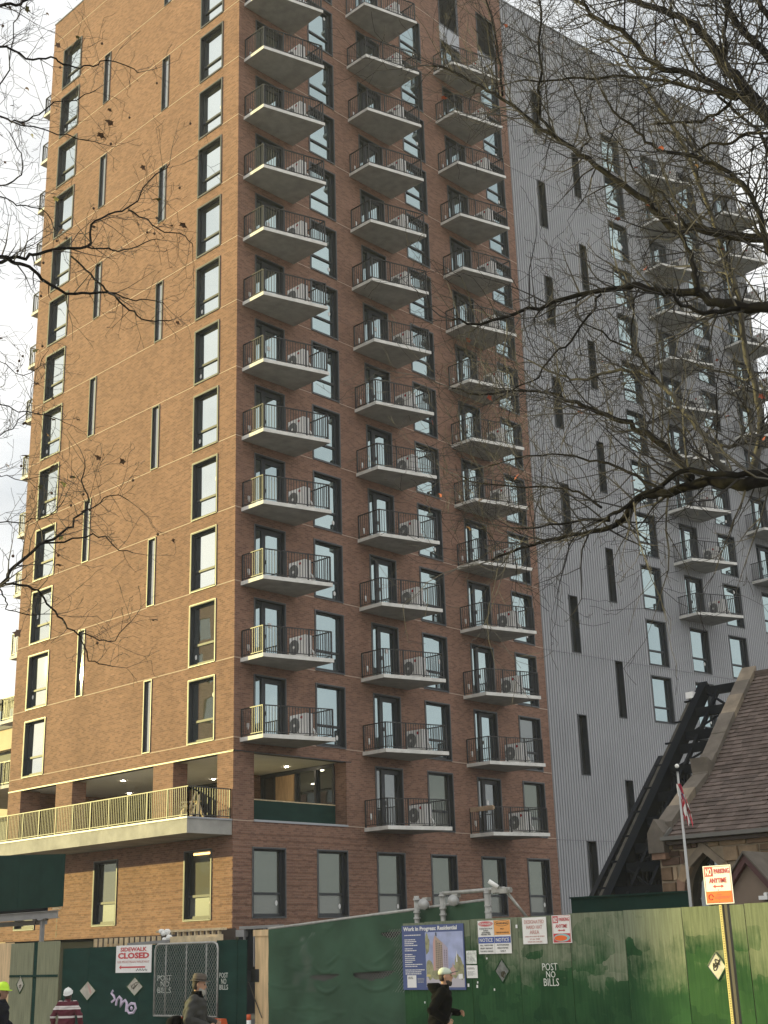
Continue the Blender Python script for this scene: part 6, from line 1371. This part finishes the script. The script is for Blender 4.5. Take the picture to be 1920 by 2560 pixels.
# ------------------------------------------------------------------ bare street trees
class Twigs:
    def __init__(s, seed): s.r = random.Random(seed); s.mb = MB(); s.mb2 = MB(); s.cur = s.mb; s.tips = []
    def rv(s): return Vector((s.r.gauss(0, 1), s.r.gauss(0, 1), s.r.gauss(0, 1)))
    def grow(s, p, d, length, r, level, up=.12, wig=.16, spread=.75, dens=1.0):
        n = max(3, int(length / .16)); n = min(n, 9); seg = length / n; path = [p.copy()]; rad = [r]; d = d.normalized(); curl = s.rv() * wig * .6
        for i in range(n):
            d = (d + s.rv() * wig + curl * .5 + Vector((0, 0, up * .35))).normalized(); p = p + d * seg; path.append(p.copy()); rad.append(max(.0022, r * (1 - .78 * (i + 1) / n)))
            if level > 0 and i >= (0 if level > 1 else 1) and s.r.random() < .80 * dens:
                a = s.rv(); a = (a - d * a.dot(d)).normalized(); cd = (d * (1 - spread * .45) + a * spread).normalized()
                s.grow(p, cd, length * s.r.uniform(.34, .66) * (1 - .4 * i / n), max(.0024, rad[-1] * .68), level - 1, up, wig * 1.1, spread, dens)
        s.cur.tube(path, rad, 4 if r > .012 else 3, cap=False); s.tips.append((path[-1], d))
def limb_path(pix, dist):
    """pixels traced along a limb, each with its own distance from the viewpoint"""
    out = []
    for i, q in enumerate(pix):
        dd = dist[0] + (dist[1] - dist[0]) * i / max(1, len(pix) - 1); out.append(Vector(at(q[0], q[1], dd)))
    return out
def smooth_path(p, n=3):
    out = []
    for i in range(len(p) - 1):
        p0, p1, p2, p3 = p[max(0, i - 1)], p[i], p[i + 1], p[min(len(p) - 1, i + 2)]
        for k in range(n):
            t = k / n; out.append(.5 * ((2 * p1) + (p2 - p0) * t + (2 * p0 - 5 * p1 + 4 * p2 - p3) * t * t + (3 * p1 - p0 - 3 * p2 + p3) * t ** 3))
    out.append(p[-1]); return out
def dress(tree, name, tw, pix, dist, w0, w1, matname, dens, tl, lev=2, root=None, up=.12, reach=1.0, thick=.6):
    """a limb as its own part plus the twigs it carries. w0/w1: thickness in photo pixels at start/end"""
    pth = limb_path(pix, dist)
    if root is not None: pth = [root] + pth
    pth = smooth_path(pth, 3); n = len(pth); j = tw.r
    for i in range(1, n - 1): pth[i] = pth[i] + Vector((j.gauss(0, 1), j.gauss(0, 1), j.gauss(0, 1))) * .012
    dm = (dist[0] + dist[1]) / 2; r0, r1 = w0 * thick * dm / 3435, w1 * thick * dm / 3435
    rad = [r0 + (r1 - r0) * (i / (n - 1)) ** .9 for i in range(n)]
    if root is not None: rad[0] = rad[1] * 1.25; rad[1] *= 1.1
    m = MB(); m.tube(pth, rad, 9 if w0 > 9 else 6); put(name, m.mesh(name, matname, True), tree, I4)
    acc = 0
    for i in range(1 if root is None else 4, n):
        d = (pth[i] - pth[i - 1]); L_ = d.length; d.normalize(); f = i / (n - 1)
        k = L_ * dens * (1.0 + .7 * f); acc += k
        while acc > 0 and acc >= j.random():
            acc -= 1; p = pth[i - 1].lerp(pth[i], j.random()); a = tw.rv(); a = (a - d * a.dot(d)).normalized(); a.z += up * 1.5
            cd = (d * j.uniform(.15, .8) + a * j.uniform(.55, 1.0)).normalized()
            tw.cur = tw.mb2 if j.random() < .40 else tw.mb
            tw.grow(p, cd, tl * j.uniform(.45, 1.25) * reach, max(.0035, min(rad[i] * .5, .012)), lev, up)
    tw.grow(pth[-1], (pth[-1] - pth[-2]), tl * 1.0, rad[-1] * .9, lev, up)

# right-hand tree: trunk stands beyond the frame, limbs reach in over the street
RB = Vector(at(2420, 2300, 11.6)); RB.z = 0.1
rt = thing('street_tree', 'large bare dark barked street tree reaching in from the right over grey wing', 'tree', (RB.x, RB.y, 0.1))
f1, f2, f3 = [Vector(at(2330, y, 11.6)) for y in (1350, 1000, 520)]
tp = [RB, Vector((RB.x - .05, RB.y + .03, 1.5)), Vector(at(2370, 1750, 11.6)), f1, f2, f3, Vector(at(2300, -200, 11.6))]
m = MB(); tps = smooth_path(tp, 4); m.tube(tps, [.36 - .24 * (i / (len(tps) - 1)) ** .8 for i in range(len(tps))], 14); put('trunk', m.mesh('trunk', 'bark_dark', True), rt, I4)
tw = Twigs(11)
K = dict(dens=9, tl=1.0, lev=2)
RL = [  # (pixels, distances, start width, end width, bark, root)
 ([(1990, 330), (1920, 286), (1851, 208), (1807, 160), (1760, 87), (1721, 52), (1656, 26), (1590, 4), (1520, -30)], (11.6, 12.4), 34, 12, 'bark_dark', f3),
 ([(1990, 345), (1920, 299), (1877, 260), (1777, 204), (1699, 178), (1638, 165), (1569, 91), (1504, 48), (1443, 0), (1400, -40)], (11.3, 11.8), 25, 8, 'bark_dark', f3),
 ([(1842, 247), (1777, 230), (1690, 208), (1604, 191), (1538, 191), (1450, 196), (1374, 200), (1287, 204)], (11.4, 12.6), 11, 4, 'bark_dark', None),
 ([(1812, 166), (1812, 100), (1812, 65), (1825, 0), (1828, -60)], (12.0, 12.2), 12, 7, 'bark_dark', None),
 ([(2000, 230), (1920, 143), (1868, 87), (1812, 0), (1780, -60)], (11.9, 12.6), 25, 13, 'bark_dark', f3),
 ([(1990, 700), (1920, 625), (1903, 551), (1890, 512), (1842, 443), (1782, 412), (1712, 391), (1634, 365), (1591, 330), (1538, 278), (1504, 226)], (11.0, 11.6), 17, 5, 'bark_dark', f2),
 ([(1716, 391), (1777, 360), (1825, 356), (1868, 334), (1940, 336), (2020, 380)], (11.4, 11.0), 7, 8, 'bark_dark', None),
 ([(1634, 312), (1690, 308), (1742, 304), (1790, 291), (1825, 256)], (12.0, 11.6), 6, 8, 'bark_dark', None),
 ([(2000, 620), (1920, 603), (1786, 577), (1720, 568), (1690, 581), (1634, 521), (1577, 477), (1504, 425), (1452, 386), (1387, 343), (1343, 312), (1256, 247), (1200, 217), (1130, 175), (1080, 165)], (11.6, 13.2), 25, 5, 'bark_dark', f2),
 ([(1387, 343), (1352, 295), (1347, 243), (1350, 208), (1351, 100), (1352, 0), (1356, -60)], (12.4, 12.6), 8, 5, 'bark_dark', None),
 ([(1256, 240), (1250, 180), (1243, 117), (1217, 0), (1205, -50)], (12.9, 13.0), 6, 4, 'bark_dark', None),
 ([(1452, 380), (1473, 343), (1464, 310), (1456, 278), (1430, 217), (1408, 170)], (12.0, 12.4), 6, 3, 'bark_dark', None),
 ([(1716, 568), (1673, 508), (1660, 486), (1608, 443), (1547, 360), (1500, 300)], (11.6, 12.0), 8, 3, 'bark_dark', None),
 ([(1990, 790), (1920, 775), (1847, 762), (1786, 757), (1747, 733), (1677, 731), (1599, 716), (1556, 716), (1473, 729), (1382, 757), (1287, 783), (1200, 809), (1130, 800)], (11.2, 12.2), 30, 5, 'bark_dark', f2),
 ([(1851, 772), (1800, 776), (1756, 783), (1712, 766), (1682, 744), (1650, 735)], (11.2, 11.1), 13, 6, 'bark_dark', None),
 ([(1736, 730), (1733, 690), (1721, 640), (1700, 580)], (11.3, 11.5), 17, 8, 'bark_dark', None),
 ([(1504, 735), (1469, 788), (1426, 857), (1387, 883), (1343, 939), (1291, 970), (1240, 1000)], (11.8, 12.2), 7, 3, 'bark_dark', None),
 ([(1840, 1210), (1816, 1178), (1777, 1113), (1729, 1048), (1682, 991), (1651, 961), (1599, 931), (1534, 926), (1443, 948), (1400, 939), (1321, 900)], (11.4, 12.4), 17, 4, 'bark_pale', None),
 ([(1651, 961), (1617, 913), (1577, 874), (1504, 831), (1450, 800)], (12.0, 12.3), 8, 3, 'bark_dark', None),
 ([(1730, 1195), (1712, 1165), (1660, 1113), (1617, 1087), (1569, 1061), (1517, 1039), (1456, 1013), (1421, 1000), (1382, 983), (1308, 974), (1200, 983), (1130, 970)], (11.3, 12.6), 18, 4, 'bark_dark', None),
 ([(2000, 1210), (1920, 1200), (1864, 1215), (1808, 1203), (1751, 1209), (1690, 1226), (1634, 1235), (1586, 1252), (1560, 1290), (1539, 1312), (1479, 1330), (1401, 1347), (1300, 1370), (1230, 1400)], (10.9, 12.2), 36, 5, 'bark_dark', f1),
 ([(1985, 1195), (1920, 1180), (1842, 1187), (1756, 1178), (1703, 1178), (1651, 1209), (1595, 1243), (1532, 1287), (1520, 1302), (1457, 1302), (1375, 1314), (1290, 1320)], (10.9, 11.6), 18, 4, 'bark_dark', f1),
 ([(1660, 1217), (1608, 1200), (1560, 1174), (1504, 1152), (1456, 1146), (1387, 1135), (1287, 1148), (1220, 1165)], (11.2, 12.0), 8, 3, 'bark_dark', None),
 ([(1504, 1269), (1452, 1235), (1395, 1221), (1308, 1217), (1200, 1208), (1150, 1190)], (11.6, 12.4), 6, 3, 'bark_dark', None),
 ([(1820, 1120), (1864, 1104), (1881, 1095), (1868, 1030), (1860, 987), (1851, 944), (1786, 922), (1740, 910)], (11.8, 12.4), 9, 5, 'bark_pale', None),
 ([(1800, 1113), (1830, 1115), (1864, 1104)], (11.8, 11.8), 9, 8, 'bark_pale', None),
 ([(1880, 1180), (1900, 1100), (1895, 1000), (1870, 900), (1850, 760), (1800, 600), (1740, 430), (1690, 330), (1630, 240), (1590, 190), (1540, 120)], (12.6, 13.6), 17, 6, 'bark_pale', None),
 ([(1905, 560), (1870, 480), (1800, 430), (1745, 375), (1690, 330)], (12.8, 13.2), 9, 5, 'bark_pale', None),
 ([(1990, 480), (1930, 400), (1900, 330), (1860, 300), (1800, 240), (1730, 150), (1690, 60), (1670, -30)], (12.3, 12.9), 10, 5, 'bark_dark', f3),
 ([(1990, 120), (1920, 40), (1880, -30)], (12.0, 12.2), 20, 12, 'bark_dark', f3),
]
root_near = {17: None}
for i, (pix, ds, w0, w1, bk, root) in enumerate(RL):
    dress(rt, 'branch', tw, pix, ds, w0, w1, bk, root=root, **K)
put('twigs', tw.mb.mesh('twigs', 'twig_brown'), rt, I4, kind='stuff'); put('twigs', tw.mb2.mesh('twigs', 'twig_grey'), rt, I4, kind='stuff')
# a few russet leaves caught in the crown
lm = MB(); lm.poly([(0, 0, 0), (.035, .02, .01), (.06, .012, .0), (.075, .04, .008), (.11, .05, 0), (.085, .07, .012), (.08, .10, 0), (.05, .085, .01), (.02, .09, 0), (.025, .05, .012)])
leaf_meshes = {k: lm.mesh('leaf', k) for k in ('leaf_brown', 'leaf_olive', 'leaf_red')}
def leaves(tree, tw, n, kinds, size, keep=None):
    c = 0; tips = tw.tips[:]; tw.r.shuffle(tips)
    for p, d in tips:
        if keep and not keep(p): continue
        M = Matrix.Translation(p) @ Matrix.Rotation(tw.r.uniform(0, 6.28), 4, 'Z') @ Matrix.Rotation(tw.r.uniform(-1.4, 1.4), 4, 'X') @ Matrix.Scale(size * tw.r.uniform(.6, 1.2), 4)
        put('leaf', leaf_meshes[tw.r.choice(kinds)], tree, M); c += 1
        if c >= n: break
leaves(rt, tw, 60, ['leaf_red', 'leaf_red', 'leaf_brown'], .62)

# left-hand plane tree
LBp = Vector(at(-520, 2300, 13.4)); LBp.z = .1
lt = thing('plane_tree', 'bare plane tree with a few dry leaves reaching in from the left edge', 'tree', (LBp.x, LBp.y, .1))
g1, g2, g3 = [Vector(at(-470, y, 13.4)) for y in (1650, 1000, 500)]
tp = smooth_path([LBp, Vector((LBp.x, LBp.y, 1.6)), g1, g2, g3, Vector(at(-430, -200, 13.4))], 4)
m = MB(); m.tube(tp, [.30 - .2 * (i / (len(tp) - 1)) ** .8 for i in range(len(tp))], 14); put('trunk', m.mesh('trunk', 'bark_pale', True), lt, I4)
tl_ = Twigs(23)
LLs = [
 ([(-120, 180), (0, 120), (35, 127), (81, 149), (127, 143), (158, 158), (204, 170), (231, 162), (266, 150), (328, 170), (347, 181)], (13.2, 13.8), 9, 3, g3, 3.6, .50),
 ([(-120, 330), (0, 291), (35, 305), (85, 291), (135, 262), (193, 247), (240, 225)], (13.4, 14.0), 8, 3, g3, 3.6, .50),
 ([(35, 305), (116, 328), (193, 343), (251, 359)], (13.4, 13.6), 5, 3, None, 3.0, .45),
 ([(-120, 700), (0, 652), (60, 645), (96, 633), (154, 621), (216, 617), (224, 586), (235, 556), (270, 536), (320, 521), (347, 486), (386, 440), (424, 409)], (13.0, 13.8), 13, 3, g2, 4.2, .55),
 ([(320, 525), (366, 552), (409, 579), (463, 590), (482, 617)], (13.6, 13.9), 6, 2.5, None, 4.0, .40),
 ([(216, 617), (270, 621), (309, 629), (363, 606), (400, 600)], (13.3, 13.7), 6, 2.5, None, 4.0, .45),
 ([(-100, 480), (0, 494), (39, 513), (77, 517), (116, 532), (139, 579)], (13.6, 13.9), 6, 3, g3, 4.5, .5),
 ([(-60, 470), (0, 463), (31, 455), (58, 417), (45, 370), (23, 330)], (13.8, 14.0), 6, 3, None, 4.0, .5),
 ([(-120, 40), (0, 15), (39, 8), (69, 0), (110, -30)], (13.2, 13.6), 12, 8, g3, 3.0, .5),
 ([(-40, 250), (10, 200), (30, 120), (35, 60), (60, 20)], (13.8, 14.2), 5, 3, None, 4.0, .45),
 ([(-130, 660), (0, 644), (31, 655), (62, 663), (104, 694), (166, 733), (231, 729), (278, 733), (309, 763), (347, 787), (386, 802), (430, 800)], (12.8, 13.6), 15, 3, g2, 3.4, .45),
 ([(278, 733), (336, 748), (386, 752), (410, 760)], (13.3, 13.5), 5, 2.5, None, 4.0, .35),
 ([(177, 640), (216, 675), (247, 706), (270, 729)], (13.4, 13.2), 6, 6, None, 3.0, .40),
 ([(-60, 860), (0, 900), (40, 930), (90, 925), (110, 890)], (14.0, 14.4), 4, 2, g2, 6.0, .45),
 ([(-80, 1000), (0, 1012), (50, 1026), (104, 1033), (162, 1057)], (13.8, 14.2), 5, 2.5, g2, 5.0, .45),
 ([(-60, 1100), (0, 1085), (40, 1060), (70, 1020), (80, 960)], (14.2, 14.5), 4, 2, None, 5.5, .45),
 ([(-130, 1540), (0, 1465), (19, 1442), (50, 1403), (100, 1361), (147, 1338), (181, 1311), (204, 1280), (222, 1255), (205, 1200), (212, 1150)], (12.8, 13.5), 13, 3, g1, 4.2, .50),
 ([(8, 1454), (50, 1465), (100, 1480), (135, 1527), (162, 1558), (197, 1589), (216, 1627), (231, 1658), (282, 1666)], (12.9, 13.4), 8, 3, None, 3.6, .42),
 ([(-40, 1440), (0, 1477), (19, 1504), (23, 1527), (77, 1535), (135, 1535)], (13.0, 13.4), 5, 2.5, None, 4.0, .42),
 ([(100, 1361), (162, 1357), (216, 1338), (262, 1342), (293, 1376), (332, 1382)], (13.1, 13.6), 6, 2.5, None, 3.8, .42),
 ([(204, 1585), (247, 1600), (285, 1600), (328, 1554)], (13.2, 13.5), 4, 2.5, None, 3.4, .38),
 ([(204, 1280), (240, 1265), (275, 1240), (320, 1250)], (13.5, 13.7), 4, 2.5, None, 5.0, .40),
 ([(-60, 1330), (0, 1310), (60, 1300), (120, 1290), (160, 1250)], (13.5, 14.0), 5, 2.5, g1, 5.0, .45),
 ([(-60, 1210), (0, 1190), (50, 1200), (110, 1190)], (13.9, 14.3), 4, 2, g1, 5.0, .45),
]
for pix, ds, w0, w1, root, dn, tlen in LLs: dress(lt, 'branch', tl_, pix, ds, w0, w1, 'bark_dark', dn * 1.7, tlen * 1.1, 2, root, .14, 1.0, .47)
put('twigs', tl_.mb.mesh('twigs', 'twig_left'), lt, I4, kind='stuff'); put('twigs', tl_.mb2.mesh('twigs', 'twig_left'), lt, I4, kind='stuff')
leaves(lt, tl_, 70, ['leaf_brown', 'leaf_brown', 'leaf_olive'], .85)
sm_ = MB(); sm_.ball((0, 0, -.06), .016, 8); sm_.tube([(0, 0, 0), (0.004, 0, -.05)], .002, 3); smesh = sm_.mesh('seed_ball', 'seed', True)
tips = tl_.tips[:]; tl_.r.shuffle(tips)
for p, d in tips[:40]: put('seed_ball', smesh, lt, Matrix.Translation(p))

# ------------------------------------------------------------------ thin winter haze over the street
hz = MB(); hz.box(-60, -40, -1.5, 160, 180, 62); hm = bpy.data.materials.new('haze'); hm.use_nodes = True; ht = hm.node_tree; ht.nodes.remove(ht.nodes['Principled BSDF'])
pv = ht.nodes.new('ShaderNodeVolumePrincipled'); pv.inputs['Color'].default_value = (0.93, 0.95, 0.97, 1); pv.inputs['Density'].default_value = 0.00042
ht.links.new(pv.outputs['Volume'], ht.nodes['Material Output'].inputs['Volume']); MATS['haze'] = hm
put('haze', hz.mesh('haze', 'haze'), None, I4, kind='stuff')
